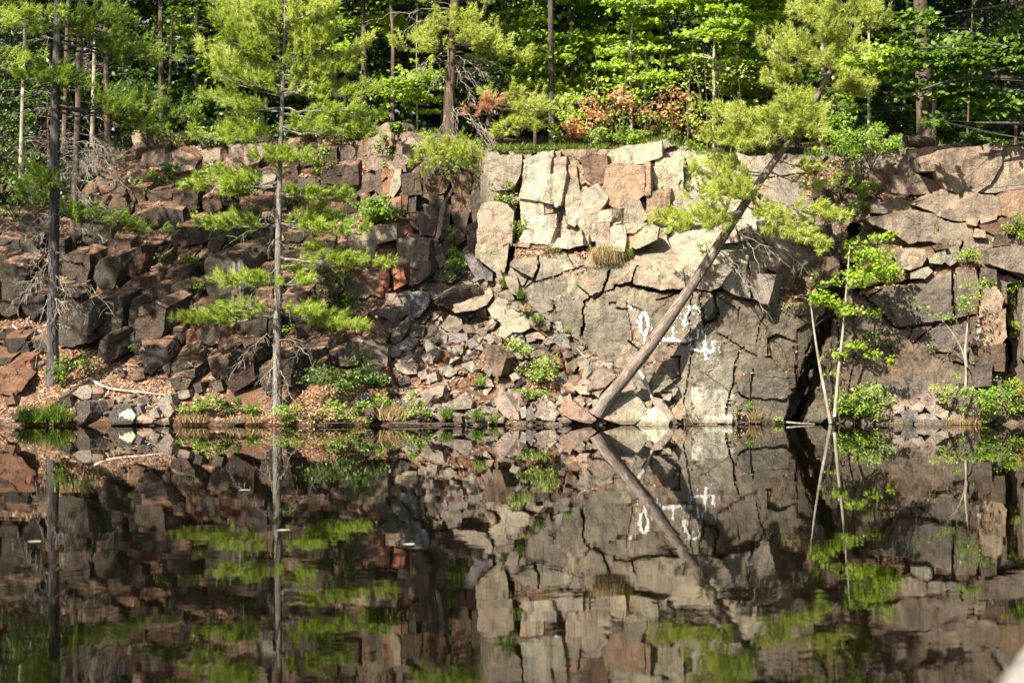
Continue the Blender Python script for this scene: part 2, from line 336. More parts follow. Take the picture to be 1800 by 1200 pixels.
# ---------------------------------------------------------------- shape of the far bank: depth of the bare slope and wall by photo column
COLS = {
 -340: [(230, 9.0), (300, 7.4), (390, 5.4), (480, 3.8), (560, 2.5), (640, 1.2), (680, .4), (715, -.2), (745, -.7), (775, -1.3)],
 0: [(235, 8.8), (300, 7.2), (345, 6.2), (390, 5.2), (430, 4.5), (480, 3.5), (520, 2.9), (560, 2.3), (600, 1.8), (640, 1.1), (680, .4), (715, -.2), (745, -.75), (775, -1.3)],
 300: [(235, 8.4), (265, 7.6), (300, 6.8), (345, 5.8), (390, 4.9), (430, 4.3), (480, 3.5), (520, 2.9), (560, 2.3), (600, 1.8), (640, 1.1), (680, .4), (715, -.2), (745, -.75), (775, -1.3)],
 560: [(235, 7.4), (300, 6.1), (345, 5.4), (390, 4.8), (430, 4.2), (480, 3.5), (520, 2.9), (560, 2.3), (600, 1.8), (640, 1.1), (680, .4), (715, -.2), (745, -.7), (775, -1.3)],
 650: [(225, 6.3), (295, 5.8), (345, 5.4), (390, 4.8), (430, 4.2), (480, 3.4), (520, 2.8), (560, 2.3), (600, 1.7), (640, 1.1), (680, .4), (715, -.1), (745, -.65), (775, -1.2)],
 715: [(235, 5.3), (300, 5.0), (390, 4.7), (430, 4.3), (455, 4.0), (480, 3.5), (520, 2.8), (560, 2.3), (600, 1.7), (640, 1.1), (680, .5), (715, 0), (745, -.6), (775, -1.2)],
 800: [(240, 4.7), (300, 4.6), (390, 4.3), (430, 4.1), (450, 3.8), (480, 3.2), (520, 2.6), (560, 2.1), (600, 1.6), (640, 1.1), (680, .5), (715, 0), (745, -.6), (775, -1.2)],
 842: [(250, 4.2), (300, 4.0), (390, 3.8), (430, 3.5), (450, 3.2), (480, 2.7), (520, 2.2), (560, 1.8), (600, 1.45), (640, 1.0), (680, .5), (715, 0), (745, -.6), (775, -1.2)],
 858: [(262, 2.9), (300, 2.8), (390, 2.5), (430, 2.35), (460, 2.3), (490, 2.25), (520, 2.0), (560, 1.7), (600, 1.4), (640, 1.0), (680, .5), (715, 0), (745, -.55), (775, -1.2)],
 905: [(268, 2.8), (390, 2.5), (430, 2.2), (448, 1.8), (480, 1.6), (520, 1.45), (560, 1.35), (600, 1.2), (640, .92), (680, .45), (715, 0), (745, -.5), (775, -1.1)],
 960: [(266, 2.8), (390, 2.5), (428, 2.2), (440, 1.5), (480, 1.25), (520, 1.12), (560, 1.02), (600, .97), (640, .78), (680, .4), (715, 0), (745, -.45), (775, -1.1)],
 1020: [(264, 2.8), (390, 2.5), (430, 2.1), (445, 1.3), (480, 1.02), (520, .9), (560, .8), (600, .74), (640, .62), (680, .34), (715, 0), (745, -.4), (775, -1.0)],
 1100: [(255, 3.0), (290, 2.7), (390, 2.4), (430, 2.0), (448, 1.2), (480, .85), (520, .62), (560, .5), (600, .45), (640, .4), (680, .28), (715, 0), (745, -.3), (775, -.8)],
 1200: [(262, 3.2), (295, 2.8), (390, 2.4), (430, 1.9), (455, 1.2), (480, .75), (520, .5), (600, .3), (680, .18), (715, .1), (745, 0), (775, -.3)],
 1300: [(270, 3.6), (330, 2.9), (390, 2.2), (430, 1.6), (480, 1.1), (515, .7), (530, .5), (600, .35), (745, .05), (775, -.1)],
 1395: [(280, 4.2), (345, 3.2), (390, 2.6), (430, 2.2), (480, 1.7), (510, 1.3), (535, .6), (600, .4), (745, .05), (775, -.1)],
 1480: [(270, 4.2), (345, 3.3), (390, 2.6), (430, 2.1), (480, 1.5), (510, 1.1), (600, .8), (680, .55), (745, .3), (775, .1)],
 1560: [(262, 3.4), (330, 3.0), (348, 2.4), (390, 2.0), (430, 1.85), (480, 1.35), (505, 1.0), (560, .8), (640, .5), (700, .2), (745, -.1), (775, -.5)],
 1700: [(258, 3.0), (332, 2.6), (342, 2.1), (390, 1.85), (430, 1.6), (450, 1.3), (475, .95), (560, .72), (640, .45), (710, .15), (745, -.15), (775, -.6)],
 2140: [(255, 3.0), (332, 2.6), (342, 2.1), (430, 1.6), (480, .95), (640, .5), (745, -.1), (775, -.6)],
}
RIM = ([-340, 0, 60, 120, 200, 260, 400, 560, 640, 690, 720, 800, 850, 880, 960, 1040, 1110, 1170, 1230, 1300, 1400, 1500, 1560, 1600, 1640, 1700, 1760, 2140],
       [372, 372, 370, 350, 290, 238, 236, 236, 228, 222, 236, 240, 262, 270, 266, 264, 254, 250, 264, 268, 276, 266, 262, 263, 259, 255, 258, 255])
KX = np.array(sorted(COLS))

def base_Y(px, py):
    px = np.asarray(px, float); py = np.asarray(py, float)
    px, py = np.broadcast_arrays(px, py)
    vals = np.stack([np.interp(py, [a for a, _ in COLS[k]], [b for _, b in COLS[k]]) for k in KX])
    i = np.clip(np.searchsorted(KX, px) - 1, 0, len(KX) - 2); t = np.clip((px - KX[i]) / (KX[i + 1] - KX[i]), 0, 1)
    a = np.take_along_axis(vals, i[None], 0)[0]; b = np.take_along_axis(vals, i[None] + 1, 0)[0]
    return a * (1 - t) + b * t

def poly(s): return np.array([[float(a) for a in q.split(',')] for q in s.split()])

def seg_dist(px, py, P):
    d = np.full(px.shape, 1e9)
    for (x0, y0), (x1, y1) in zip(P[:-1], P[1:]):
        vx, vy = x1 - x0, y1 - y0; t = np.clip(((px - x0) * vx + (py - y0) * vy) / (vx * vx + vy * vy + 1e-9), 0, 1)
        d = np.minimum(d, np.hypot(px - x0 - t * vx, py - y0 - t * vy))
    return d

def inside(px, py, P):
    r = np.zeros(px.shape, bool); n = len(P); j = n - 1
    for i in range(n):
        xi, yi = P[i]; xj, yj = P[j]
        c = ((yi > py) != (yj > py)) & (px < (xj - xi) * (py - yi) / (yj - yi + 1e-12) + xi); r ^= c; j = i
    return r

CRACKS = [  # traced fracture lines: half width in photo pixels, depth in metres
 ("1390,742 1405,690 1425,640 1445,590 1458,545 1480,505 1490,470 1496,430 1500,405", 19, 1.1), ("1402,745 1425,690 1440,650", 15, 0.9),
 ("1402,690 1400,660 1397,645", 3, .3), ("1405,690 1410,650 1415,628", 3, .25), ("1415,620 1432,590 1440,570", 3, .2),
 ("886,478 896,446 906,410 912,370 918,345 912,330 935,300 940,275", 13, .6), ("886,484 893,462 900,440", 13, .5),
 ("1000,438 1010,440 1040,436", 2, .3), ("905,436 950,438 985,432 1023,433", 2.2, .3),
 ("1155,527 1185,517 1220,510 1262,512 1285,508", 2.6, .35), ("1082,502 1110,498 1112,502 1130,504 1140,510 1160,512 1200,511", 2.6, .35),
 ("1045,525 1062,515 1080,510 1081,502", 2.6, .3), ("1060,515 1066,490 1073,474", 2.6, .3), ("1110,498 1115,480 1119,467", 1.8, .25),
 ("1024,590 1028,570 1025,550 1028,530 1036,525 1040,520", 2.0, .22), ("1022,590 1025,575", 3, .3),
 ("921,505 935,498 955,492 985,482 1010,472 1024,467", 1.6, .2), ("936,492 942,482 947,470 946,450", 2.6, .2), ("916,505 925,498 930,490", 1.6, .2),
 ("1072,534 1083,534", 2.2, .15), ("1085,542 1100,543", 2.2, .15), ("965,549 975,545 974,537", 2.2, .15),
 ("1190,604 1206,606 1214,603", 1.1, .10), ("1217,514 1212,560 1217,612 1211,655 1204,700 1198,736", 1.1, .09), ("1238,600 1237,560 1225,545", 1.2, .12),
 ("1256,520 1262,550 1256,562 1236,570", 5, .25), ("1293,645 1290,650 1287,680 1275,720", 2.2, .22), ("1324,650 1320,690", 1.5, .15), ("1300,690 1316,702", 1.2, .1),
 ("1350,595 1350,625 1355,628", 1.8, .18), ("1350,595 1362,590", 1.8, .18), ("1345,627 1358,628", 1.8, .18),
 ("1136,625 1140,600", 1.5, .12), ("1165,690 1180,690", 2.2, .18), ("1170,605 1195,604", 1.6, .15), ("1180,628 1196,626 1195,660 1188,664", 2, .2),
 ("1405,560 1412,556 1420,558", 1.5, .14), ("1330,600 1336,570 1345,550", 1.3, .12),
 ("1500,510 1520,520 1540,540 1560,560 1575,577", 2.2, .25), ("1508,510 1530,505 1548,500 1585,498 1605,490 1630,478 1637,473", 6, .5),
 ("1548,505 1549,488", 2.2, .3), ("1523,523 1548,510", 1.4, .15), ("1575,577 1605,575 1640,571 1655,566 1700,556 1730,552 1750,545", 1.8, .2),
 ("1605,605 1640,575 1655,562", 1.6, .18), ("1596,595 1605,575", 1.3, .14), ("1673,470 1675,520 1678,560", 1.6, .2),
 ("1706,560 1704,600 1701,650 1700,690", 1.3, .16), ("1646,620 1670,622", 2, .2), ("1676,637 1692,640 1750,636", 1.8, .2), ("1745,640 1742,660 1736,680", 3, .4),
 ("1768,540 1766,590 1770,610 1768,650 1772,680", 11, .9), ("1752,475 1770,478 1800,495 1830,500", 7, .6), ("1722,472 1720,490", 3, .4),
 ("1530,378 1560,374 1585,370 1608,362 1640,372 1665,384", 3.0, .5), ("1608,362 1608,352", 2, .3), ("1665,384 1690,382", 1.8, .2), ("1660,422 1690,416 1698,395 1715,397 1725,405 1742,412 1760,412", 2.2, .3),
 ("1688,440 1697,418 1712,402", 2.4, .3), ("1727,382 1755,370 1762,352", 2, .25), ("1628,280 1650,275 1690,265", 2, .25), ("1697,336 1720,328 1730,310 1755,285", 2.8, .45),
 ("1718,340 1755,338 1770,330 1800,328", 2, .3), ("1720,310 1745,318 1750,337", 1.2, .12), ("1685,348 1690,370", 1.2, .12), ("1652,345 1656,375", 1.2, .12),
 ("1235,512 1230,530 1240,560", 1.4, .12), ("1300,540 1296,570", 1.2, .12), ("1290,640 1300,620 1308,610", 1.6, .14), ("1105,600 1118,610 1128,622", 2, .14),
 ("1145,690 1170,700 1190,706", 1.6, .15), ("1480,640 1475,600 1470,560", 1.6, .15), ("1262,585 1290,602 1330,625", 1.3, .12),
]
PLATES = [  # traced slabs of the wall: depth offset (minus = towards the pond), slopes per 100 px
 ("1225,512 1245,509 1256,522 1256,545 1243,563 1232,560", -.16, .15, 0), ("1045,470 1072,478 1060,512 1040,520 1015,500 1020,475", -.10, .05, 0),
 ("905,450 945,450 946,470 935,490 915,480 900,470", -.16, .2, 0), ("1082,500 1120,468 1160,470 1200,470 1205,508 1160,510 1130,502", -.14, 0, -.1),
 ("1350,596 1364,588 1400,600 1395,640 1380,655 1355,627", .10, -.15, 0), ("1130,640 1190,630 1195,662 1160,690 1140,690", -.12, .1, .1),
 ("1145,656 1172,655 1192,682 1185,700 1148,696", -.16, 0, .1), ("1215,640 1285,690 1270,745 1215,745", -.10, .1, 0), ("1290,660 1325,655 1318,705 1300,690", -.08, .2, 0),
 ("1400,580 1440,560 1450,580 1420,660 1400,650", .12, .3, 0), ("1548,500 1640,478 1672,472 1675,560 1600,572 1578,575", -.10, -.06, 0),
 ("1680,470 1715,468 1722,500 1720,555 1680,560", -.12, .1, 0), ("1706,560 1765,545 1766,600 1704,610", -.16, .2, 0), ("1500,515 1520,522 1575,580 1500,600", .12, 0, 0),
 ("1100,530 1128,545 1142,590 1135,620 1112,600", .05, 0, 0), ("1320,700 1385,700 1380,745 1320,745", .06, .1, 0), ("1260,520 1300,545 1290,600 1240,600", .05, .1, 0),
 ("1505,600 1560,582 1575,640 1520,700 1490,690", .10, .1, 0), ("1770,500 1900,480 1900,700 1775,690", .45, 0, 0),
 ("990,440 1140,440 1100,472 1010,468", .12, 0, 0),
]
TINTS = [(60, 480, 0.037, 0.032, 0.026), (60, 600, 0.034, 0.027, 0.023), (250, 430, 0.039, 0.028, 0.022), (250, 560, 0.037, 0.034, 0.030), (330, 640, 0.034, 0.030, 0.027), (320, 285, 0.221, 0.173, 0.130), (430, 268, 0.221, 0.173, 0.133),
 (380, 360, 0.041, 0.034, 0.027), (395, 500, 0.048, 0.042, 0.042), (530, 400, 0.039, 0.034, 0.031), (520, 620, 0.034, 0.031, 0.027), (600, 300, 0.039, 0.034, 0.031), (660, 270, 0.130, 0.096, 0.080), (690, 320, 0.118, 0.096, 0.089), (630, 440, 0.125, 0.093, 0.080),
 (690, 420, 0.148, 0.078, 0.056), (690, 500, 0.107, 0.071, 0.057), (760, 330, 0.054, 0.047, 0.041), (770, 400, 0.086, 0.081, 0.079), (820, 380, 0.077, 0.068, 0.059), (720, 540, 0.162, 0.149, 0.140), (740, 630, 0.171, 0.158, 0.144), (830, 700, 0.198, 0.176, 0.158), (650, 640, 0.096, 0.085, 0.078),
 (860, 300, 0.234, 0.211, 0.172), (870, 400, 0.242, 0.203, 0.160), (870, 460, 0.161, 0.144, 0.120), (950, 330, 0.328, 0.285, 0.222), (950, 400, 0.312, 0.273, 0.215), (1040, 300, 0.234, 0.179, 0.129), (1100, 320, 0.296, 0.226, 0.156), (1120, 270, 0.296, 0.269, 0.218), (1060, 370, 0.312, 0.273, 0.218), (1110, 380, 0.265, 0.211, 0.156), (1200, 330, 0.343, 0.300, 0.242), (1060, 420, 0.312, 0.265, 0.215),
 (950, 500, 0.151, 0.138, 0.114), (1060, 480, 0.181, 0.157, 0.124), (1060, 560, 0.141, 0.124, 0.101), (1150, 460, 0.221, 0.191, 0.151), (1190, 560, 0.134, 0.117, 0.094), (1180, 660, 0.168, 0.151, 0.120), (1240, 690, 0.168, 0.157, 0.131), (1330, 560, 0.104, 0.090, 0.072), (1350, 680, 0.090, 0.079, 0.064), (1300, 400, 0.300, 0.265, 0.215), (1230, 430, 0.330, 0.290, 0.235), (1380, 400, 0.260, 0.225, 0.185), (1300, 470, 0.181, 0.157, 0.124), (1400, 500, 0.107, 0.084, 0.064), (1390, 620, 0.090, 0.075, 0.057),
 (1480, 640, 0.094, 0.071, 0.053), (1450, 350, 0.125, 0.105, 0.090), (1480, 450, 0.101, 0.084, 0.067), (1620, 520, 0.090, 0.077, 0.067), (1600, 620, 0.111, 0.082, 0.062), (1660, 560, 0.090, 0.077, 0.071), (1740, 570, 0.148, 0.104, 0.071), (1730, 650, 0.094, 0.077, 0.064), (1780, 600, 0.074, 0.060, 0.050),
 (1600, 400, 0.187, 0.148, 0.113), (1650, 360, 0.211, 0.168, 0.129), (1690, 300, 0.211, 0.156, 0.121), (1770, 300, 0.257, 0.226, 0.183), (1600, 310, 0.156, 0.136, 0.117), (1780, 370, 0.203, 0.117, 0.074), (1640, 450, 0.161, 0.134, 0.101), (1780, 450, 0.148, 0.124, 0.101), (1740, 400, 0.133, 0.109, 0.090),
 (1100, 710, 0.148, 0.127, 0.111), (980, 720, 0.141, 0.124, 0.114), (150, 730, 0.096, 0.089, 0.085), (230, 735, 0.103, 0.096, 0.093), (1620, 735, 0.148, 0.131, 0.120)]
_TN = np.array(TINTS)

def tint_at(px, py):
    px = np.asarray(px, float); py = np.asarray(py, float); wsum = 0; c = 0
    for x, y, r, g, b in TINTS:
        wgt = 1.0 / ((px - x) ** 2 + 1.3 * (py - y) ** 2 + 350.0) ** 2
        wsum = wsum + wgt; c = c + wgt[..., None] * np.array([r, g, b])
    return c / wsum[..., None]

# ---------------------------------------------------------------- the cliff and its slopes: one displaced sheet
NX, NR = 1221, 300
_rx = np.arange(-340, 2145, 5.0); RIM = (_rx, np.interp(_rx, *RIM) + 5.0 * fbm(np.stack([_rx / 22, _rx * 0, _rx * 0], -1), 3, 13) + 3.0 * np.sign(vnoise(np.stack([_rx / 40, _rx * 0, _rx * 0], -1), 19)))
gx = np.linspace(-320, 2120, NX); rim = np.interp(gx, *RIM)
vv = np.linspace(0, 1, NR)[:, None]
PX = np.broadcast_to(gx[None], (NR, NX)).copy(); PY = rim[None] + (775 - rim[None]) * vv
YB = base_Y(PX, PY)
P0 = S(PX, PY, YB)
wx = fbm(np.stack([PX / 14, PY / 14, PX * 0], -1), 3, 5) * 3.2; wy = fbm(np.stack([PX / 14, PY / 14, PX * 0 + 9], -1), 3, 6) * 3.2
# where the sheet is bare rock (1) and where soil, needles and rubble cover it (0)
fan = inside(PX, PY, poly("560,790 560,640 640,560 700,510 740,470 800,462 870,470 905,515 960,560 1030,608 1090,660 1135,700 1180,752 1180,790"))
rockm = sstep(845, 865, PX + wx) * (1 - fan)
rockm = np.maximum(rockm, sstep(700, 715, PX + wx) * sstep(470, 440, PY + wy)); rockm = np.maximum(rockm, sstep(640, 660, PX) * sstep(380, 350, PY))
def facets(px, py, cw, ch, seed, skew=0.0):
    """broken rock: every cell of an irregular net gets its own tilt and step"""
    qx, qy = (px + skew * py) / cw, py / ch; ix, iy = np.floor(qx), np.floor(qy); best = np.full(px.shape, 1e9); val = np.zeros(px.shape); sec = np.full(px.shape, 1e9)
    for dx in (-1, 0, 1):
        for dy in (-1, 0, 1):
            cx, cy = ix + dx, iy + dy; z = cx * 0
            sx = cx + .5 + .9 * (_hash(cx, cy, z, seed) - .5); sy = cy + .5 + .9 * (_hash(cx, cy, z, seed + 1) - .5)
            d = np.abs(qx - sx) ** 1.6 + np.abs(qy - sy) ** 1.6
            tx, ty, o = _hash(cx, cy, z, seed + 2) - .5, _hash(cx, cy, z, seed + 3) - .5, _hash(cx, cy, z, seed + 4) - .5
            v = o + 1.1 * tx * (qx - sx) + 1.1 * ty * (qy - sy)
            nearer = d < best; sec = np.where(nearer, best, np.minimum(sec, d)); val = np.where(nearer, v, val); best = np.where(nearer, d, best)
    return val, sec - best
f1, e1 = facets(PX + wx, PY + wy, 78, 66, 11, .15); f2, e2 = facets(PX + wx, PY + wy, 30, 24, 31, .2)
lower = sstep(905, 930, PX) * sstep(425, 450, PY)
amp1 = np.where(PX < 845, .34, .24) * (1 - .88 * lower); amp2 = np.where(PX < 845, .12, .06) * (1 - .85 * lower)
Y = YB + rockm * (f1 * amp1 + f2 * amp2 + sstep(.10, .0, e2) * .016 * (1 - .95 * lower))
def terraces(px, py, H, seed):
    """steps of the left slope: steep rock risers under sloping litter treads, broken into irregular columns"""
    cw = 58.0; qx = (px + 30 * vnoise(np.stack([px * 0, py / 60, px * 0 + seed], -1), seed)) / cw; c = np.floor(qx); z = c * 0
    row = (700 - py) / H + .55 * vnoise(np.stack([px / 130, px * 0, px * 0], -1), seed + 3) + .45 * _hash(c, z, z, seed + 5)
    u = row - np.floor(row); r2 = _hash(c, np.floor(row), z, seed + 6)
    k = .38 + .24 * r2; g = np.where(u < k, .10 * u / k, .10 + .90 * (u - k) / (1 - k))
    return u - g, (qx - c - .5), r2, u > k + .03
sl = -np.gradient(YB, axis=0) / np.maximum(np.gradient(PY, axis=0), 1e-6)
tu, tx_, tr, tread = terraces(PX + wx, PY + wy, 58.0, 71)
tw = sstep(655, 610, PX) * sstep(672, 610, PY + wy * 3)
Y -= (1 - rockm) * tw * (np.clip(sl, 0, .03) * 58.0 * tu * 1.05 + (tr - .5) * .30 * tx_ - .16)
riser = tw * (1 - tread)
f3, e3 = facets(PX + wx, PY + wy, 46, 30, 51, .1)
Y += (1 - rockm) * (f3 * np.where(PX < 640, .10, .05) * sstep(660, 600, PY) + .05 * fbm(P0 * 1.6, 4, 3))
fz = sstep(620, 660, PX) * (1 - rockm) * fan
f4, e4 = facets(PX + wx, PY + wy, 24, 17, 151, .1); f5, e5 = facets(PX + wx, PY + wy, 11, 8, 171, .1)
Y += fz * (f4 * .20 + f5 * .07 + sstep(.16, .0, e4) * .05)
for s, off, gxx, gyy in PLATES:
    p = poly(s); c = p.mean(0); ins = inside(PX + wx * .8, PY + wy * .8, p)
    Y += ins * rockm * (off + gxx * (PX - c[0]) / 100 + gyy * (PY - c[1]) / 100)
for s, wd, dep in CRACKS:
    p = poly(s); x0, y0 = p.min(0) - 25; x1, y1 = p.max(0) + 25
    k0, k1 = np.searchsorted(gx, [x0, x1]); sl = (slice(None), slice(k0, k1))
    d = seg_dist(PX[sl] + wx[sl], PY[sl] + wy[sl], p)
    wloc = wd * (1 + 1.0 * fbm(np.stack([PX[sl] / 16, PY[sl] / 16, PX[sl] * 0 + 4], -1), 2, 8))
    Y[sl] += dep * sstep(1.25, .55, d / np.maximum(wloc * .52, .8)) * np.maximum(rockm[sl], .3)
n3 = np.stack([PX / 11, PY / 11, YB * 3], -1)
slash = sstep(1520, 1580, PX) * sstep(1705, 1660, PX) * sstep(590, 620, PY)
Y += rockm * lower * .09 * fbm(np.stack([PX / 60, PY / 75, PX * 0], -1), 3, 91)
Y += rockm * (.028 * fbm(n3, 4, 21) + .012 * fbm(n3 * 3.4, 3, 25) + slash * .10 * fbm(np.stack([(PX * .8 - PY * .55) / 9, (PX * .55 + PY * .8) / 42, PX * 0], -1), 4, 28))
YS = Y.copy(); PT = S(PX, PY, YS)
def Ysurf(px, py):
    px = np.asarray(px, float); py = np.asarray(py, float); r = np.interp(px, *RIM)
    fx = np.clip((px - gx[0]) / (gx[-1] - gx[0]) * (NX - 1), 0, NX - 1.001); fy = np.clip((py - r) / (775 - r) * (NR - 1), 0, NR - 1.001)
    i, j = fx.astype(int), fy.astype(int); a, b = fx - i, fy - j
    return (YS[j, i] * (1 - a) + YS[j, i + 1] * a) * (1 - b) + (YS[j + 1, i] * (1 - a) + YS[j + 1, i + 1] * a) * b
mb = MB(); idx = np.arange(NR * NX).reshape(NR, NX)
mb.add(PT, np.stack([idx[:-1, :-1], idx[1:, :-1], idx[1:, 1:], idx[:-1, 1:]], -1).reshape(-1, 4))
cliff = mb.build('cliff', M['cliff'], smooth=True); tag(cliff, 'grey and brown quarry cliff rising straight from the still pond', 'cliff', kind='structure')
cliff.data.set_sharp_from_angle(angle=rad(38))
du = np.gradient(PT, axis=1); dv = np.gradient(PT, axis=0); nr = np.cross(dv, du); nr /= np.linalg.norm(nr, axis=2)[..., None] + 1e-9
nr *= np.sign(-nr[..., 1:2] + 1e-6); upn = np.abs(nr[..., 2]) * np.sign(nr[..., 2])
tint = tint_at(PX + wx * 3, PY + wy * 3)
LIT_PATCH = ["900,448 990,436 1010,444 905,455", "1530,372 1570,350 1610,346 1660,330 1680,338 1610,360 1575,352 1540,372", "1350,528 1375,515 1425,512 1440,520 1370,540", "1575,428 1625,428 1660,424 1660,432 1580,440", "1010,440 1130,436 1110,452 1020,456", "1675,466 1720,462 1725,472 1640,478", "1772,650 1782,655 1800,690 1785,690", "1400,300 1470,300 1480,330 1420,345"]
lit = sstep(.55, .80, upn + .10 * fbm(n3 * 2, 3, 44)) * .9
lit = np.maximum(lit, (1 - rockm) * np.clip(1 - 1.6 * riser * sstep(.62, .40, upn), 0, 1))
lit *= 1 - .75 * sstep(1030, 1080, PX + wx * 4) * sstep(1470, 1420, PX) * sstep(500, 470, PY + wy * 3)
lit *= 1 - fz * np.clip(.62 - 1.5 * fbm(P0 * .8, 4, 55) + .35 * (e4 < .2) - .2, 0, 1)
for s in LIT_PATCH: lit = np.maximum(lit, inside(PX + wx * 2, PY + wy * 2, poly(s)) * .8)
for s, col in [("1106,528 1122,540 1124,560 1142,590 1140,616 1128,622 1116,600 1104,565 1098,545", (.23, .185, .15)), ("1085,600 1108,590 1130,640 1110,650", (.22, .19, .155)), ("1224,738 1245,731 1265,734 1284,731 1284,746 1224,746", (.50, .47, .38)),
               ("1215,680 1290,690 1270,740 1220,740", (.29, .275, .235)), ("990,460 1010,470 1012,500 1000,520", (.31, .25, .18)), ("1640,370 1660,350 1672,372 1662,388", (.42, .38, .31)), ("1718,570 1726,560 1724,620 1715,620", (.36, .33, .31)), ("1555,372 1582,372 1575,388 1555,386", (.40, .21, .08)), ("1765,645 1780,650 1800,685 1800,700 1775,690", (.36, .15, .05))]:
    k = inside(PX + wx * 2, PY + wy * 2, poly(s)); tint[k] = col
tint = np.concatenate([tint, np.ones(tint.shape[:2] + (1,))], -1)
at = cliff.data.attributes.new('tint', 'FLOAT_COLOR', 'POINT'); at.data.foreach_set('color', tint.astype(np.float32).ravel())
at = cliff.data.attributes.new('litter', 'FLOAT', 'POINT'); at.data.foreach_set('value', lit.astype(np.float32).ravel())

# forest floor behind the rim, out to the horizon; pond bed; pond
rows = [0, .15, .4, .8, 1.4, 2.2, 3.2, 5, 8, 12, 18, 26, 40, 80, 200, 700]
gx2 = gx[::6]; r2 = np.interp(gx2, *RIM); rt = S(gx2, r2 + 3, Ysurf(gx2, r2 + 3)); mb = MB(); R = []
for dy in rows:
    q = rt.copy(); q[:, 1] += dy; q[:, 0] *= 1 + dy * .012
    q[:, 2] += np.minimum(dy, 60) * .10 + .10 * fbm(q * .6, 3, 61) * min(dy, 1.5) + (.012 * max(dy - 60, 0)) - .02
    far = sstep(2, 18, dy); q[:, 2] = q[:, 2] * (1 - far) + (7.0 + min(dy, 60) * .10 + .012 * max(dy - 60, 0)) * far
    R.append(q)
R = np.array(R); idx = np.arange(R.shape[0] * R.shape[1]).reshape(R.shape[:2])
mb.add(R, np.stack([idx[:-1, :-1], idx[1:, :-1], idx[1:, 1:], idx[:-1, 1:]], -1).reshape(-1, 4))
tag(mb.build('forest_floor', M['ground'], smooth=True), 'brown needle-strewn forest floor above the cliff', 'ground', kind='structure')
def floor_z(x, y):
    k = np.argmin(np.abs(rt[:, 0] - x)); dy = max(y - rt[k, 1], 0); f = float(sstep(2, 18, dy))
    return (rt[k, 2] + min(dy, 60) * .1) * (1 - f) + (7 + min(dy, 60) * .1) * f - .05
mb = MB(); mb.add([(-700, -700, -3), (700, -700, -3), (700, 30, -3), (-700, 30, -3)], [[0, 1, 2, 3]])
tag(mb.build('pond_bed', M['ground']), 'muddy bed under the pond', 'ground', kind='structure')
mb = MB(); mb.add([(-400, -400, 0), (400, -400, 0), (400, 3.2, 0), (-400, 3.2, 0)], [[0, 1, 2, 3]])
tag(mb.build('pond_water', M['water']), 'still dark pond water mirroring the cliff', 'water', kind='structure')
for sx in (-1, 1):  # the banks left and right of what the sheet covers
    mb = MB(); x0 = PT[:, 0 if sx < 0 else -1]; V = []
    for k, dx in enumerate([0, 3, 8, 20, 60, 400]):
        q = x0[::10].copy(); q[:, 0] += sx * dx; q[:, 1] -= dx * .25; q[:, 2] += .4 * fbm(q * .4, 3, 9) * min(dx, 1); V.append(q)
    V = np.array(V); idx = np.arange(V.shape[0] * V.shape[1]).reshape(V.shape[:2])
    mb.add(V, np.stack([idx[:-1, :-1], idx[1:, :-1], idx[1:, 1:], idx[:-1, 1:]], -1).reshape(-1, 4))
    tag(mb.build('hillside', M['ground'], smooth=True), 'wooded bank continuing beside the quarry', 'hill', kind='structure')

# ---------------------------------------------------------------- blocks and boulders
TINTCODE = dict(z=(.195, .158, .128), d=(.043, .032, .025), k=(.034, .029, .026), b=(.078, .048, .034), r=(.19, .088, .058), g=(.235, .212, .182), n=(.062, .050, .040), p=(.375, .335, .272), t=(.33, .265, .198), o=(.31, .218, .15), w=(.50, .47, .39),
                 u=(.135, .128, .140), v=(.052, .047, .036), q=(.285, .245, .20), m=(.235, .185, .152))
NAMECODE = dict(z='brown-grey', d='dark', k='black', b='brown', r='rusty red', g='grey', n='dark grey', p='pale', t='tan', o='orange', w='whitish', u='blue-grey', v='greenish', q='light grey', m='pinkish')
MARKS = [(93, 610, 'the dark pine trunk'), (488, 690, 'the grey pine trunk'), (1050, 715, 'the foot of the leaning trunk'), (940, 635, 'the pale bush on the scree'), (805, 455, 'the bright bush atop the scree'),
         (395, 500, 'the white-streaked tall block'), (385, 715, 'the bright green shoreline shrub'), (725, 712, 'the yellow-green waterside bush'), (605, 670, 'the dark-leaved bush'), (235, 672, 'the fallen pale branch'),
         (60, 720, 'the grass tufts at the water'), (790, 525, 'the black overhanging slab'), (1145, 732, 'the whitish lichened boulder'), (1695, 720, 'the forked white sapling'), (1465, 720, 'the twin pale saplings'),
         (135, 570, 'the big greenish boulder'), (660, 368, 'the round ledge bush'), (330, 330, 'the green ledge plants'), (868, 635, 'the upright brown slab'), (215, 395, 'the low green pine bough'), (820, 255, 'the hanging pine bough'),
         (700, 560, 'the jumble under the red blocks'), (900, 555, 'the big tilted slab'), (640, 440, 'the rusty red ledge'), (125, 420, 'the bare brown trunk')]

def where(px, py, skip=1.0):
    d = sorted((math.hypot((px - x) * .9, py - y), n, px - x, py - y) for x, y, n in MARKS)
    out = []
    for k in range(3):
        dist, n, dx, dy = d[k]
        if dist < 14: out.append((None, n)); continue
        v = 'above' if dy < 0 else 'below'; h = 'left of' if dx < 0 else 'right of'
        if abs(dx) > 2.2 * abs(dy): rel = h
        elif abs(dy) > 2.2 * abs(dx): rel = v
        else: rel = v + ' and ' + h
        out.append((('just ' if dist < 45 else '') + rel, n))
    return out

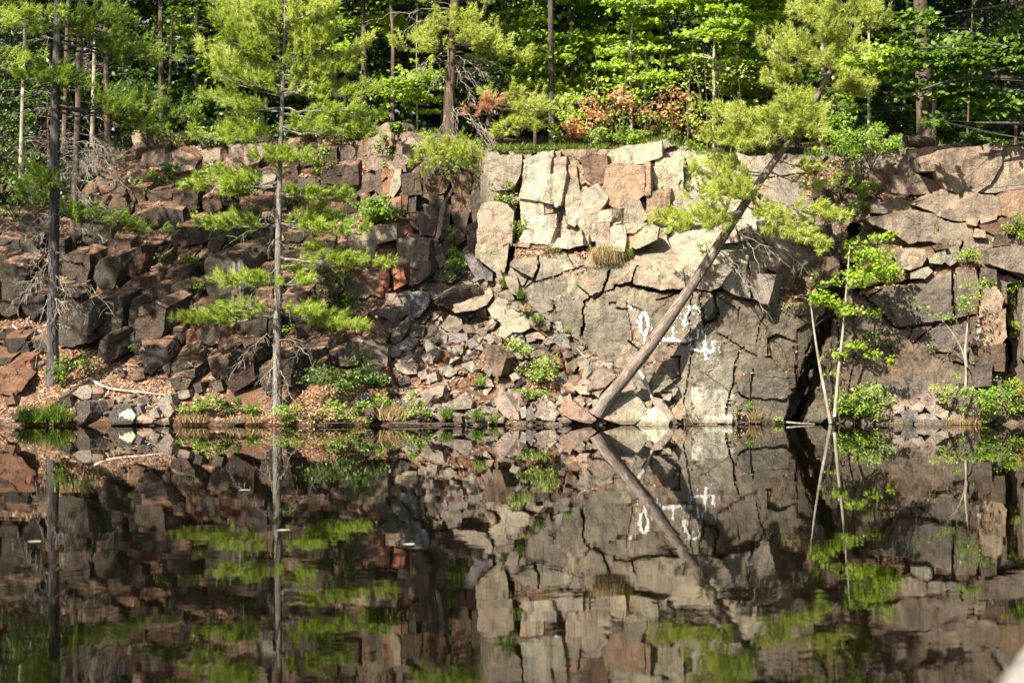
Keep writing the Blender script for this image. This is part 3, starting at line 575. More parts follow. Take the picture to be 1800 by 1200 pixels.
USED = {}
def rock_label(kindword, px, py, code, area, asp):
    size = 'big' if area > 2600 else 'small' if area < 420 else 'tiny' if area < 130 else 'medium'
    shape = 'tall' if asp > 1.45 else 'flat' if asp < .55 else 'squarish' if .85 < asp < 1.2 else 'angular'
    (r1, n1), (r2, n2), (r3, n3_) = where(px, py)
    base = f"{size} {shape} {NAMECODE[code]} {kindword}"
    one = f"{r1} {n1}" if r1 else f"touching {n1}"
    sn2, sn3 = n2.split(), n3_.split()
    cands = [f"{base} {one}", f"{base} {one}, towards {n2}", f"{base} between {n1} and {n2}", f"{base} {one}, facing {n3_}", f"{base} {r2} {n2}, nearer {n1}", f"{base} {r3} {n3_}"]
    for adj in ('', 'chipped ', 'sharp-edged ', 'rounded ', 'cracked ', 'half-buried '):
        for c in cands:
            c = adj + c
            if len(c.split()) <= 16 and c not in USED: USED[c] = 1; return c
    return cands[0]

def soften(me_v, size, seed, chip=.055, rough=.022):
    rs = np.random.default_rng(seed); c = me_v.mean(0); q = (me_v - c) / size
    sd_ = rs.uniform(-.6, .6, (9, 3)); dr = rs.normal(size=(9, 3)); dr /= np.linalg.norm(dr, axis=1)[:, None]
    d2 = ((q[:, None, :] - sd_[None]) ** 2).sum(2); k = d2.argmin(1)
    v = ((q - sd_[k]) * dr[k]).sum(1) * chip * 2.2
    nn_ = fbm(me_v * 3.1 / max(size, .3) + seed, 3, seed % 97) * rough * 1.6 + fbm(me_v * 11 / max(size, .3), 3, seed % 89) * rough * .6
    return v + nn_

def remesh(vs, fs, voxel, depth=0):
    """a closed solid re-cut into small even faces so that its edges can chip"""
    me = bpy.data.meshes.new('tmp'); me.from_pydata([tuple(v) for v in vs], [], fs); me.update()
    o = bpy.data.objects.new('tmp', me); COL.objects.link(o)
    m = o.modifiers.new('r', 'REMESH'); m.mode = 'SHARP' if depth else 'VOXEL'; m.voxel_size = voxel; m.octree_depth = depth or 4; m.scale = .92; m.use_remove_disconnected = False
    dg = bpy.context.evaluated_depsgraph_get(); ev = o.evaluated_get(dg)
    out = bpy.data.meshes.new_from_object(ev, depsgraph=dg)
    bpy.data.objects.remove(o); bpy.data.meshes.remove(me); return out

def finish_rock(me, size, seed, chip=.055, rough=.022):
    n = len(me.vertices); v = np.empty(n * 3, np.float32); me.vertices.foreach_get('co', v); v = v.reshape(-1, 3).astype(float)
    nn_ = np.empty(n * 3, np.float32); me.vertex_normals.foreach_get('vector', nn_); nn_ = nn_.reshape(-1, 3)
    v = v + nn_ * (soften(v, size, seed, chip, rough) * size)[:, None]
    return v

def rock_from_poly(P, Y0, lean=.22, dx=.1, dz=.06, thick=None, back=.92, seed=0, chip=.05, twist=0.0):
    """a block whose front face is the outline P (photo pixels) standing Y0 metres back; it runs back into the slope"""
    P = np.asarray(P, float); a = (P[:, 0] * np.roll(P[:, 1], -1) - np.roll(P[:, 0], -1) * P[:, 1]).sum()
    if a < 0: P = P[::-1]
    c = P.mean(0); w_, h_ = np.ptp(P[:, 0]), np.ptp(P[:, 1]); mpp = (Y0 + 40) / F; size = max(w_, h_) * mpp
    ymax = P[:, 1].max()
    Yp = Y0 + lean * (ymax - P[:, 1]) * mpp + twist * (P[:, 0] - c[0]) * mpp
    front = S(P[:, 0], P[:, 1], Yp); th = thick if thick else max(.45, .8 * size)
    fc = front.mean(0); bk = fc + (front - fc) * back + np.array([dx * th, th, dz * th]); n = len(P)
    vs = np.concatenate([front, bk])
    fs = [list(range(n)), list(range(2 * n - 1, n - 1, -1))] + [[(i + 1) % n, i, n + i, n + (i + 1) % n] for i in range(n)]
    me = remesh(vs, fs, 0, 5 if w_ * h_ > 620 else 4)
    if len(me.vertices) < 8: return None, None, 0
    v = finish_rock(me, size, seed, chip); return me, v, size

def put_rock(name, me, v, col, litter, parent=None, loc=None):
    loc = np.asarray(loc if loc is not None else (0, 0, 0), float)
    if parent is None: v = v - loc
    me.vertices.foreach_set('co', v.astype(np.float32).ravel()); me.materials.clear(); me.materials.append(M['rock'])
    me.polygons.foreach_set('use_smooth', np.ones(len(me.polygons), bool)); me.update(); me.set_sharp_from_angle(angle=rad(30))
    o = bpy.data.objects.new(name, me); COL.objects.link(o); o.color = (*col, litter)
    if parent is not None: o.parent = parent
    else: o.location = loc
    return o

def do_rocks(name, word, cat, group, text, prot=.08, litter=1.0, parent=None, lean=.22, thick=None, jitter=.12, dz=.06, chip=.05, grow=1.0, tw=.25, boost=1.0):
    n = 0
    for line in text.strip().splitlines():
        for item in line.split(';'):
            item = item.strip()
            if not item: continue
            f = item.split('|'); P = poly(f[0]); opt = f[1] if len(f) > 1 else 'd'; code = opt[0]
            kw = dict(x.split('=') for x in opt[1:].split()); n += 1; P = P.mean(0) + (P - P.mean(0)) * grow
            seed = int(abs(P.sum() * 7)) % 99991; rs = np.random.default_rng(seed)
            cx, by = P[:, 0].mean(), P[:, 1].max()
            Y0 = float(base_Y(cx, by)) - float(kw.get('p', prot))
            w_, h_ = np.ptp(P[:, 0]), np.ptp(P[:, 1])
            me, v, size = rock_from_poly(P, Y0, float(kw.get('l', lean)), float(kw.get('x', .05 + .25 * rs.random())), float(kw.get('z', dz)), thick or None, seed=seed, twist=rs.uniform(-tw, tw), chip=chip)
            if me is None: continue
            base = np.array(TINTCODE[code]) * (boost if code in 'ndbv' else 1.0); here = tint_at(cx, P[:, 1].mean())
            col = (base * .8 + here * .2) * rs.uniform(1 - jitter, 1 + jitter) * (1 + rs.uniform(-.05, .05, 3))
            loc = v.mean(0); loc[2] = v[:, 2].min()
            o = put_rock(name, me, v, col, float(kw.get('t', litter)), parent, loc)
            if parent is None:
                lab = text_label.get(kw.get('n')) or rock_label(word, cx, P[:, 1].mean(), code, w_ * h_, h_ / max(w_, 1))
                tag(o, lab, cat, group)
    return n
text_label = {'streak': 'tall dark block streaked white and rust down its right edge', 'green': 'big greenish grey boulder bulging right of the dark pine trunk', 'slab': 'black overhanging slab with litter on top at the head of the scree',
              'tilt': 'big tilted grey slab lying on the upper right of the scree', 'upright': 'upright brown slab leaning left of the pale bush on the scree', 'cube': 'big square-faced brown block resting against the leaning trunk',
              'foot': 'large lichen-speckled boulder under the foot of the leaning trunk', 'white': 'whitish lichened boulder at the waterline right of the leaning trunk', 'wedge': 'dark wedge-topped stone standing in the water below the dark pine',
              'lich': 'dark shoreline rock with a round pale lichen patch', 'fiss': 'rounded brown rock at the waterline beside the black fissure', 'ra': 'orange-brown slab jammed against the black overhanging slab'}

LEFT = """
253,272 286,264 290,297 270,292 250,288|m;289,275 308,268 309,300 290,300|m;309,267 335,272 345,283 338,298 318,303 308,298|m;233,235 262,240 268,255 236,258|q t=.3;268,245 295,248 296,262 270,262|q t=.3;240,264 255,266 250,275 240,275|b
356,248 386,245 388,264 372,270 357,268|m x=.5;358,270 376,262 385,264 385,286 376,290 362,282|m x=.6;402,255 416,249 430,250 430,285 414,290 405,280|m;431,250 465,250 470,262 455,282 432,289|m;320,255 350,258 352,272 322,268|m
445,308 470,300 482,310 476,328 455,332 446,320|g;565,298 585,293 586,322 570,320|d;587,293 602,292 603,324 588,323|d;604,293 628,291 628,322 605,324|n;500,300 520,296 524,318 503,322|b;530,268 556,270 556,288 532,290|b;560,262 590,262 590,284 562,284|d
190,345 210,333 217,338 222,360 212,378 192,375 186,360|b;216,336 230,331 236,352 230,368 222,362|b;233,332 256,331 254,361 244,362 237,348|b;262,343 298,334 300,366 270,362|b;301,335 322,336 323,368 301,368|b;324,338 345,342 346,366 325,372|d
357,350 385,345 388,365 372,372 358,365|b;387,348 402,345 420,350 420,362 400,363 392,360|d;425,350 465,353 475,365 462,371 428,368|b;480,352 500,350 502,368 482,370|d;530,350 560,354 561,368 540,366|b;565,355 583,354 584,376 566,375|d;585,355 602,352 602,374 586,376|r;604,352 625,350 626,372 605,374|d
232,383 272,364 280,367 277,392 260,397 240,393|d;279,366 318,372 322,400 300,406 294,396 281,395|k;30,398 36,388 32,420 5,415 8,402|b;34,386 50,382 61,388 62,415 46,420 33,414|n;64,382 84,380 86,411 66,412|n;140,396 160,390 190,400 192,428 150,429 138,420|v
312,402 350,401 370,404 368,418 360,424 325,430 310,420|d;376,403 392,404 393,426 385,425 374,420|d;366,428 380,421 394,424 385,440 378,448 370,445|b;398,404 430,402 434,424 402,428|d;440,404 475,402 478,424 445,428|k;500,412 545,408 548,430 505,432|d
0,420 30,423 32,445 -12,447 -10,422|v;38,420 66,418 62,440 50,447 38,437|v;-14,447 30,447 40,468 -12,470|k;0,470 38,472 46,477 38,510 31,545 14,552 -6,540|d;35,526 60,518 76,521 74,545 58,559 45,546|k
112,454 132,446 154,452 155,472 149,496 128,494 112,478|n x=.55;163,428 180,430 178,447 162,442|b;185,443 190,430 205,420 226,428 230,448 218,455 200,456 188,462|b;167,490 170,470 178,460 208,452 211,470 200,502 190,513 178,506|v x=.5;212,456 228,457 228,482 216,486 211,470|b
230,485 231,468 238,455 254,447 251,466 240,486|b x=.7;281,455 292,449 300,442 302,462 286,466|n;214,506 240,492 238,502 230,522 222,516|n;243,491 279,488 281,500 270,515 260,518 245,512|b;283,488 300,486 302,500 285,502|d;54,492 84,495 82,515 60,517|d;104,504 148,503 150,513 134,521 106,519|d
103,572 112,555 132,543 158,531 168,546 165,574 150,590 160,598 128,606 108,600|v n=green x=.5;166,531 212,527 213,560 206,592 182,592 172,576|n x=.5 t=1;229,532 243,528 249,542 244,582 232,592 227,562|n;249,546 272,538 289,545 285,580 276,602 256,616 237,614 242,582|n x=.5
263,521 270,505 290,503 300,512 302,536 285,531|n;303,506 318,500 329,510 322,536 312,546 303,538|n x=.4;296,478 325,472 330,481 329,500 320,505 298,500|n x=.4;342,496 359,492 360,510 346,519|b;364,500 370,464 390,455 416,453 424,470 425,520 419,547 405,551 390,541 373,522|n n=streak x=.4 t=.6 p=.2
310,542 335,531 340,546 338,553 313,556|b;342,536 366,533 385,543 380,553 343,553|b;298,577 320,578 325,590 322,602 300,602|d;326,583 340,578 343,600 328,603|r;344,584 354,578 360,600 346,602|b;357,576 385,570 388,600 372,605 358,602|n;390,576 405,578 410,598 396,616 381,613|r
406,562 430,556 436,580 412,584|b;430,556 452,546 480,550 482,592 440,602|d;500,521 540,515 545,546 510,549|b;512,452 560,448 574,470 522,476|d;440,470 478,468 480,500 444,506|d;520,560 556,556 560,584 525,590|d;446,510 476,510 478,532 450,534|b;575,500 602,492 604,520 580,526|d
300,642 322,636 340,648 338,669 320,669 302,661|n x=.5;332,626 350,622 356,636 340,641|n;298,634 316,624 345,614 348,622 315,633|n;300,666 315,662 331,673 325,686 302,681|n;368,632 385,627 395,641 391,666 376,657|n;388,629 403,626 401,650 392,673 387,656|n;403,627 440,626 446,665 411,686 399,670|d x=.5 t=.2
380,602 405,592 426,602 402,617|b;428,600 462,596 466,618 432,622|b;455,651 476,646 475,691 460,681|d;495,627 530,626 530,671 500,681|d;550,616 570,612 578,631 565,639 552,633|n;540,602 560,596 562,613 545,614|n;564,597 600,596 601,613 570,614|n;556,642 572,636 575,661 562,669|n;580,618 604,614 606,634 584,638|d
285,646 296,641 299,656 290,658|v;237,614 262,613 290,612 298,640 280,651 265,654 250,641|k;172,622 178,600 190,588 200,591 208,612 205,626 190,636|d x=.6;215,596 232,588 236,606 222,616|n;5,596 44,595 50,615 45,622 15,619|k;57,596 80,602 80,619 60,609|n;-8,630 20,629 14,641 -6,641|k
18,641 30,632 50,635 56,656 30,661|r t=.3;-4,656 20,660 44,672 35,686 25,691 -4,688|r t=.3;90,430 112,425 112,452 94,456|d;-30,500 -4,498 -4,550 -34,552|d;-60,420 -20,425 -20,470 -66,472|d
"""
MID = """
645,290 642,262 655,233 680,224 686,258 676,262 690,292 665,297|m x=.6 p=.2;706,238 720,236 734,256 716,285 707,285|m;640,306 659,301 661,330 645,338|n;661,301 671,300 669,338 660,333|n;673,300 690,300 685,345 671,340|r x=.5;692,301 704,300 703,326 691,345 686,340|q;686,351 704,346 703,370 690,365|b
612,412 664,400 690,398 692,422 660,430 658,455 630,450|m p=.25;664,400 691,397 693,432 664,434|r p=.32;668,440 694,438 690,458 668,456|r p=.3;705,402 720,394 726,416 706,420|r;703,424 722,420 752,424 748,456 720,462 704,462|m p=.3;708,416 738,412 752,420 722,424|r;724,462 755,461 754,480 738,494 722,500|n p=.3;708,468 722,464 722,498 714,500|r
645,480 664,479 666,505 652,510|m;668,476 684,472 682,504 668,512|r;690,472 708,472 712,496 694,506|r p=.25;605,505 640,498 655,512 640,524 612,518|n;655,515 672,502 686,508 672,522|r;600,405 614,410 612,420 600,420|b;590,440 618,432 620,450 596,456|b;720,372 736,375 735,400 722,398|b
680,518 697,518 707,537 692,541 679,530|m;702,519 738,515 752,521 750,532 736,554 722,556 713,536|u p=.2;663,548 690,543 712,539 720,550 692,562 680,554|n p=.2;652,569 663,567 675,575 674,586 665,588 655,578|r;672,568 699,567 691,583 683,586 676,576|d;690,580 714,562 719,566 714,582 700,601 691,596|n
719,570 730,570 731,578 722,583|q;731,575 745,575 742,592 733,586|d;720,585 730,583 733,590 722,592|q;700,606 718,594 726,610 718,616 702,612|u;718,592 734,597 728,606 720,603|q;660,591 670,586 680,593 675,608 663,604|n;634,607 650,598 662,610 678,612 676,640 660,646 645,641 635,622|n p=.2;598,616 620,605 636,616 634,626 624,640 600,640|n p=.2
618,596 630,592 638,600 629,609|m;768,526 800,509 834,503 841,512 824,530 798,542 788,540 771,532|k n=slab x=-.1 p=.5 l=-.5 z=.1;800,539 830,525 857,512 861,521 852,535 834,542 806,546|m n=ra p=.42 l=.5;862,546 884,525 899,530 912,548 926,563 926,574 914,580 900,579 888,588 877,582 888,570 868,556|q n=tilt p=.28 l=.6;873,516 899,509 907,530 886,523|m
777,571 790,555 808,562 810,575 800,584 785,578|m;810,571 824,572 835,583 818,584|n;765,586 778,582 785,588 783,602 768,602|g;785,586 797,586 795,600 786,600|m;797,586 818,588 820,597 801,602 796,598|u;787,611 812,609 811,620 800,631 790,622|g;745,606 752,600 769,618 766,626 755,625|g;742,626 752,618 758,623 760,638 748,638|m
686,620 690,613 703,615 702,624 690,627|g;702,633 718,624 725,628 720,637 705,637|p;696,641 720,637 730,641 730,655 712,656 700,650|q p=.2;640,646 660,641 668,646 665,658 653,673 643,659|g p=.15;668,656 680,648 686,672 672,679 667,671|r p=.15;813,641 830,636 836,648 828,653 818,646|p;774,649 790,643 800,655 790,660 780,658|g;800,645 806,650 800,656|g
853,621 860,611 872,613 887,630 884,642 878,656 868,656 864,640|b n=upright p=.3 l=.1 x=.5;850,646 862,636 866,650 860,660 853,653|g;742,691 765,678 778,681 775,695 750,709|m p=.15;785,711 805,700 818,694 828,706 825,716 800,719|q;796,736 810,733 812,742 800,745|d;820,742 826,735 834,742|d;775,690 784,700 792,692|q
865,706 880,694 890,696 906,719 910,736 890,729|m;893,694 918,690 918,701 905,709|m;919,700 928,703 922,712 912,709|b;935,709 955,703 962,715 940,718|m;949,701 960,697 975,715 970,719 956,711|q l=.5;942,721 958,716 971,719 980,726 972,738 955,736 943,733|q p=.2;985,722 995,708 1006,708 1042,735 1035,741 1005,734|m p=.2;980,736 995,730 1002,741 985,743|g
924,723 934,712 941,735 926,740|u;905,722 922,716 924,732 910,736|g;975,661 990,655 996,668 985,676 976,671|n;997,663 1015,660 1022,672 1010,676 998,671|n;987,679 1000,672 1011,681 1005,689 990,686|q;990,693 1000,690 1003,702 992,705|g;1010,681 1028,668 1043,676 1042,692 1020,691|q;1033,681 1057,648 1080,664 1062,680 1052,697 1041,691|m n=cube p=.3 l=.3
1030,646 1055,636 1072,641 1070,655 1045,665 1029,663|q;1013,631 1030,622 1038,628 1028,651 1016,641|g;1034,641 1044,625 1053,629 1048,641|q;1056,626 1072,622 1076,635 1056,633|b;1008,706 1020,696 1028,709 1016,719|q;998,639 1010,631 1015,641 1008,651|n;1062,719 1070,705 1086,694 1108,692 1128,712 1130,728 1112,742 1095,742 1066,733|q n=foot p=.35 l=.55 t=.0
1114,745 1125,730 1150,717 1162,726 1173,739 1170,746|w n=white p=.4 l=.5 t=0;1128,708 1145,705 1145,722 1136,726|o;1146,701 1165,705 1176,720 1190,741 1178,746 1162,727|m;1181,714 1200,712 1205,726 1196,736 1183,733|o;1097,686 1110,672 1116,681 1108,693|g;1112,691 1125,681 1141,691 1140,701 1126,701|g;1020,743 1050,738 1062,742 1045,749|g;1068,736 1080,733 1091,740 1076,746|m
1040,705 1056,700 1058,714 1044,716|g;1022,728 1040,722 1048,735 1030,738|m;960,742 985,743 988,749 962,750|q;900,742 930,742 934,748 902,749|g;628,701 640,692 649,701 642,713 626,713|u;650,686 678,683 682,700 670,713 660,701|r;640,719 655,718 657,736 643,743|d;690,742 730,741 735,748 694,749|d
897,660 905,655 912,664 902,670|g;925,590 938,586 940,598 928,600|m;955,600 968,592 974,600 962,606|g;975,600 985,585 998,590 998,606 985,608|u;942,560 952,556 955,566 945,570|n;956,562 968,563 964,572 955,570|n;976,567 986,566 988,582 978,580|g;1000,604 1018,606 1012,622 1000,618|n;940,585 955,584 957,595 942,594|g;900,595 912,592 914,602 903,603|g
905,608 925,602 928,612 910,616|n;930,620 948,614 950,624 935,628|n;990,620 1004,614 1010,624 994,628|b;768,560 776,556 778,564|g;742,596 756,598 752,608|g;820,600 832,596 840,606 826,612|u;835,612 846,606 850,616|g;850,672 862,668 866,678 852,680|m;700,665 712,660 718,672 704,676|q;735,655 748,650 752,664 738,668|q;752,660 765,655 768,668 755,672|g;770,676 784,672 790,684 776,688|q
"""
SHORE = """
130,713 140,706 156,707 157,725 146,741 130,739|n n=wedge p=.2 x=.8;190,739 200,713 228,713 237,730 230,743 195,743|n n=lich p=.2;240,736 250,728 269,738 265,743 245,743|q;232,736 244,732 254,743 233,743|k;230,719 245,714 251,728 238,731|u;168,706 200,703 198,715 174,722|b;127,691 138,679 155,677 160,686 158,699 145,701|g l=.6;161,679 180,681 182,690 163,692|m
199,698 215,700 226,706 218,713 203,709|g;275,701 300,693 302,708 290,722 277,716|g;285,721 298,710 305,722 296,733 288,729|q;284,738 295,735 297,745 285,746|g;230,658 252,653 254,664 231,668|b;206,656 218,652 220,661 210,663|n;310,689 330,686 333,696 320,701 310,698|g;340,676 352,673 356,688 345,693|v;370,673 388,668 393,686 378,689|n
408,738 424,735 426,744 410,745|g;262,722 274,718 280,732 266,735|g;246,700 258,697 262,708 250,711|n;205,650 212,646 216,653|n;110,700 122,697 124,712 110,714|d;268,742 282,738 286,746|d;20,728 32,724 36,735 22,738|d;8,700 22,696 26,708 10,712|b
1562,749 1575,738 1600,742 1606,750|g;1583,723 1612,722 1614,735 1600,743 1588,736|u;1612,731 1640,728 1656,746 1650,752 1610,751|g;1652,741 1660,735 1669,749 1655,751|g;1570,713 1588,708 1588,725 1572,726|q;1603,716 1615,707 1626,712 1620,723 1608,723|q;1628,716 1645,712 1666,722 1662,736 1640,729|q;1515,739 1530,732 1536,743 1516,749|g
1733,731 1735,715 1742,710 1756,728 1746,739|q;1735,751 1750,747 1751,752 1736,754|q;1765,746 1780,738 1791,743 1780,753|q;1786,743 1810,738 1816,753 1788,753|g;1422,739 1431,712 1447,710 1456,728 1441,740|n n=fiss p=.3;1480,743 1490,735 1501,739 1496,747|g;1452,745 1470,741 1478,748 1455,750|g;1540,744 1556,740 1562,749 1543,751|g;1700,744 1716,740 1722,750 1702,752|b
1830,742 1860,735 1866,752 1834,753|g;1224,741 1245,733 1264,735 1284,733 1283,743 1230,745|w t=0 p=.2;1668,742 1682,738 1686,749 1670,751|m;1750,738 1760,734 1764,744 1752,746|b
"""
UPPER = """
921,280 952,269 971,266 966,283 925,293|p p=0.33;926,286 967,280 964,309 957,350 915,344 919,328|p p=0.36 x=.4;972,281 994,276 993,303 968,306|t p=0.30;968,309 992,305 990,326 984,359 956,352 960,335|p p=0.36 x=.4;916,350 952,354 954,375 945,379 918,376|p p=0.27;955,356 970,361 972,373 956,376|t p=0.24;918,380 952,380 953,401 920,401|p p=0.27;954,380 977,377 977,399 955,402|p p=0.27
914,420 921,406 940,403 937,426 920,426|p p=0.24 x=.5;942,403 973,403 966,427 940,427|p p=0.24 x=.5;903,429 915,427 930,428 929,435 905,433|q p=0.18;995,319 1015,315 1017,330 1012,341 994,343|q p=0.24;995,344 1007,341 1006,363 995,364|q p=0.24;1008,341 1018,334 1025,350 1026,363 1008,365|q p=0.24;996,366 1026,363 1024,376 1010,396 1000,391|p p=0.27
1000,291 1012,290 1015,313 999,313|o p=0.24;975,268 985,266 984,278 974,279|q p=0.24;1022,279 1040,273 1064,276 1067,296 1064,318 1045,321 1030,311|b p=0.36;1025,316 1045,322 1064,319 1060,336 1045,331|o p=0.30;1025,336 1050,327 1067,347 1063,356 1053,370 1028,376 1026,350|p p=0.48;1026,378 1050,377 1045,420 1035,422 1025,405 1013,390|p p=0.33
1047,379 1054,372 1074,367 1072,388 1050,390|p p=0.80 x=.9;1048,393 1070,394 1072,432 1048,432|q p=0.24 t=0;1063,346 1068,296 1080,290 1090,292 1129,295 1130,340 1110,355 1086,362 1078,360|o p=0.42 t=.4;1131,293 1142,288 1143,340 1131,341|o p=0.46 x=.3;1086,363 1108,355 1120,346 1130,370 1136,378 1125,396 1105,401 1095,390|q p=0.30 t=.3;1138,343 1160,336 1176,335 1175,373 1150,386 1139,370|o p=0.33
1150,296 1197,294 1199,331 1175,334 1155,331|p p=0.18;1155,279 1200,277 1198,292 1155,293|p p=0.24;1085,290 1086,264 1120,256 1158,251 1160,275 1130,286|p p=0.24;1178,334 1200,331 1205,345 1195,350 1180,350|o p=0.27;1186,356 1215,337 1245,341 1247,366 1200,376|p p=0.36;983,419 1020,414 1022,430 1000,436 972,434|p p=0.36;1024,415 1034,414 1034,431 1024,431|p p=0.30
1075,401 1098,397 1100,411 1097,439 1075,438|p p=0.42;1102,419 1116,411 1112,433 1105,438|p p=0.39;1102,396 1140,394 1155,402 1152,420 1118,436 1112,431 1117,410 1103,409|p p=0.45;860,286 885,276 915,273 912,305 900,331 876,331 862,311|q p=0.24;850,361 870,357 890,361 900,373 898,400 885,404 845,401 843,378|q p=0.33;843,405 898,405 895,431 842,429|q p=0.31;841,432 892,430 890,451 885,476 870,476 840,451|q p=0.30
872,478 880,476 886,502 876,500|q p=0.18;889,489 893,487 908,488 911,503 908,517 898,514|q p=0.27;850,470 866,472 864,492 852,490|u p=0.30;818,455 830,448 846,470 854,486 838,490|u p=0.36;766,452 778,448 784,462 774,470|u p=0.24
735,376 745,372 746,410 738,412|u p=0.24;747,371 760,361 757,412 747,409|n p=0.27;759,369 772,375 763,412 756,413|d p=0.24;773,375 783,352 774,410 767,416|q p=0.27;784,361 793,366 786,415 773,420|d p=0.24;795,376 812,372 823,376 815,416 800,400|n p=0.30;796,346 812,341 820,337 829,350 825,370 808,375 797,372|b p=0.33;756,345 778,340 781,360 770,368 757,365|n p=0.30
745,318 775,310 790,320 780,338 756,342|b p=0.36;795,312 820,305 832,320 824,336 800,338|b p=0.33;708,346 717,346 713,375 706,370|r p=0.24;719,350 731,347 730,371 718,372|d p=0.24;706,310 735,306 740,340 710,342|d p=0.24;795,402 806,398 816,420 803,430|b p=0.36;826,345 842,330 846,380 832,400|d p=0.24;820,402 838,390 840,440 826,446|d p=0.21;780,420 800,425 798,446 784,448|d p=0.21
1625,282 1690,265 1750,259 1752,290 1735,322 1715,335 1690,338 1666,328 1650,300 1630,300|z p=0.25 l=0 x=0;1600,264 1640,259 1690,257 1686,267 1650,275 1630,280 1605,276|m p=0.36;1756,263 1800,259 1900,256 1900,328 1800,328 1756,336 1724,337 1741,310|z p=0.22 x=0;1575,313 1605,306 1640,320 1660,336 1610,340 1575,335|z p=0.09 t=0
1540,362 1575,352 1606,360 1605,369 1570,373 1541,372|z p=0.21 x=0;1611,360 1640,345 1660,335 1680,342 1738,346 1761,355 1758,374 1735,378 1690,385 1665,381 1640,371|z p=0.22 x=0;1532,386 1555,379 1580,373 1605,373 1640,381 1665,391 1690,393 1697,397 1694,417 1665,421 1600,425 1580,411 1542,396|z p=0.14 x=0;1700,384 1720,385 1717,397 1700,393|q p=0.27;1721,378 1752,376 1750,385 1726,392|q p=0.30;1715,403 1730,405 1733,418 1712,415|q p=0.24
1766,346 1800,332 1890,330 1890,375 1800,388 1770,375|o p=0.23 x=0;1725,396 1760,386 1790,381 1800,396 1780,410 1750,412 1735,405|b p=0.17;1574,441 1600,437 1624,441 1627,451 1618,465 1600,472 1586,470|q p=0.30;1641,433 1663,428 1667,435 1646,440|b p=0.27;1633,451 1660,441 1664,455 1655,463 1636,462|q p=0.30;1664,449 1680,447 1680,460 1670,466 1662,460|g p=0.30;1603,480 1618,473 1630,470 1637,477 1625,488 1603,490|g p=0.24
1752,416 1770,414 1773,430 1749,432|n p=0.30;1741,441 1780,436 1850,435 1850,490 1775,474 1742,465|z p=0.24 x=0;1730,511 1750,506 1762,525 1760,545 1745,552 1723,555|t p=0.27;1729,559 1745,553 1766,546 1767,590 1755,605 1726,605|o p=0.24;1722,612 1765,606 1763,650 1721,648|b p=0.21;1708,641 1742,641 1740,675 1713,678|n p=0.24;1726,474 1750,476 1752,505 1730,508|n p=0.24
1232,476 1284,461 1284,480 1270,500 1250,508 1231,505|g p=0.24;1286,478 1310,475 1316,490 1316,521 1291,515 1274,505|g p=0.24;1295,456 1314,450 1310,474 1295,472|q p=0.18;1317,461 1340,462 1342,480 1322,481|q p=0.24;1321,486 1335,484 1361,486 1357,506 1349,531 1340,531 1328,522 1321,506|g p=0.42 x=.5;1366,480 1380,466 1400,470 1393,500 1385,508 1368,508|b p=0.24;1345,455 1382,456 1384,466 1370,478 1347,470|q p=0.24;1430,490 1470,470 1476,498 1440,506|b p=0.24;1440,455 1472,452 1474,470 1446,476|n p=0.18
1300,405 1320,398 1324,420 1304,422|q p=0.24;1330,390 1352,386 1356,402 1332,404|q p=0.24;1260,408 1290,400 1296,424 1262,428|p p=0.24;1390,395 1420,390 1424,420 1394,424|q p=0.24;1425,400 1460,396 1464,430 1428,434|n p=0.24;1480,430 1515,425 1520,455 1484,460|b p=0.24;1512,440 1560,432 1568,470 1516,474|b p=0.24;1480,300 1510,296 1516,326 1484,328|b p=0.18;1430,320 1452,316 1450,345 1428,346|k p=0.36;1530,300 1570,298 1574,330 1534,332|b p=0.18
"""
do_rocks('rock_block', 'block', 'rock', 'dark rock blocks of the terraced slope', LEFT, prot=.16, grow=1.14, dz=.40)  # one black block carries a deep shadow as its colour
do_rocks('boulder', 'rock', 'rock', 'broken rocks of the scree', MID, prot=.1, litter=.45, jitter=.16, grow=1.18, boost=1.9)
do_rocks('boulder', 'shore rock', 'rock', 'rocks along the waterline', SHORE, prot=.12, litter=.4, grow=1.08, boost=1.5)
UPPER += "1905,262 1990,258 1985,330 1910,335|z p=.3;1995,262 2080,260 2090,335 1992,338|z p=.25;1905,345 2000,340 2010,420 1910,425|q p=.3;2020,345 2100,340 2100,430 2022,425|z p=.3;1860,440 1950,436 1955,500 1865,505|z p=.3;1960,440 2060,440 2050,520 1965,515|b p=.3;1800,510 1880,515 1870,620 1805,625|z p=.3;1890,520 1990,530 1985,640 1885,630|n p=.3;2000,530 2100,530 2100,650 2005,640|z p=.3;1820,640 1900,640 1905,735 1815,735|b p=.3;1930,655 2040,650 2050,740 1925,740|n p=.3"
do_rocks('rock_block', 'block', 'rock', None, UPPER, prot=.3, parent=cliff, lean=.10, jitter=.14, chip=.022, grow=1.14, tw=.10, boost=1.5)

# foreground rock at the camera's side of the pond
me = remesh(*[(lambda b: ([tuple(v.co) for v in b.verts], [[v.index for v in f.verts] for f in b.faces]))(b) for b in [bmesh.new()] if bmesh.ops.create_icosphere(b, subdivisions=3, radius=.62) and (b.verts.index_update() or True)][0], .03)
v = finish_rock(me, 1.2, 5, .05, .03); v = v * np.array([.95, .8, 1.0])
o = put_rock('boulder', me, v + np.array([2.04, -34.3, .42]), (.34, .31, .29), 0, None, (2.04, -34.3, .0)); tag(o, 'blurred grey boulder close to the camera at the bottom corner', 'rock')

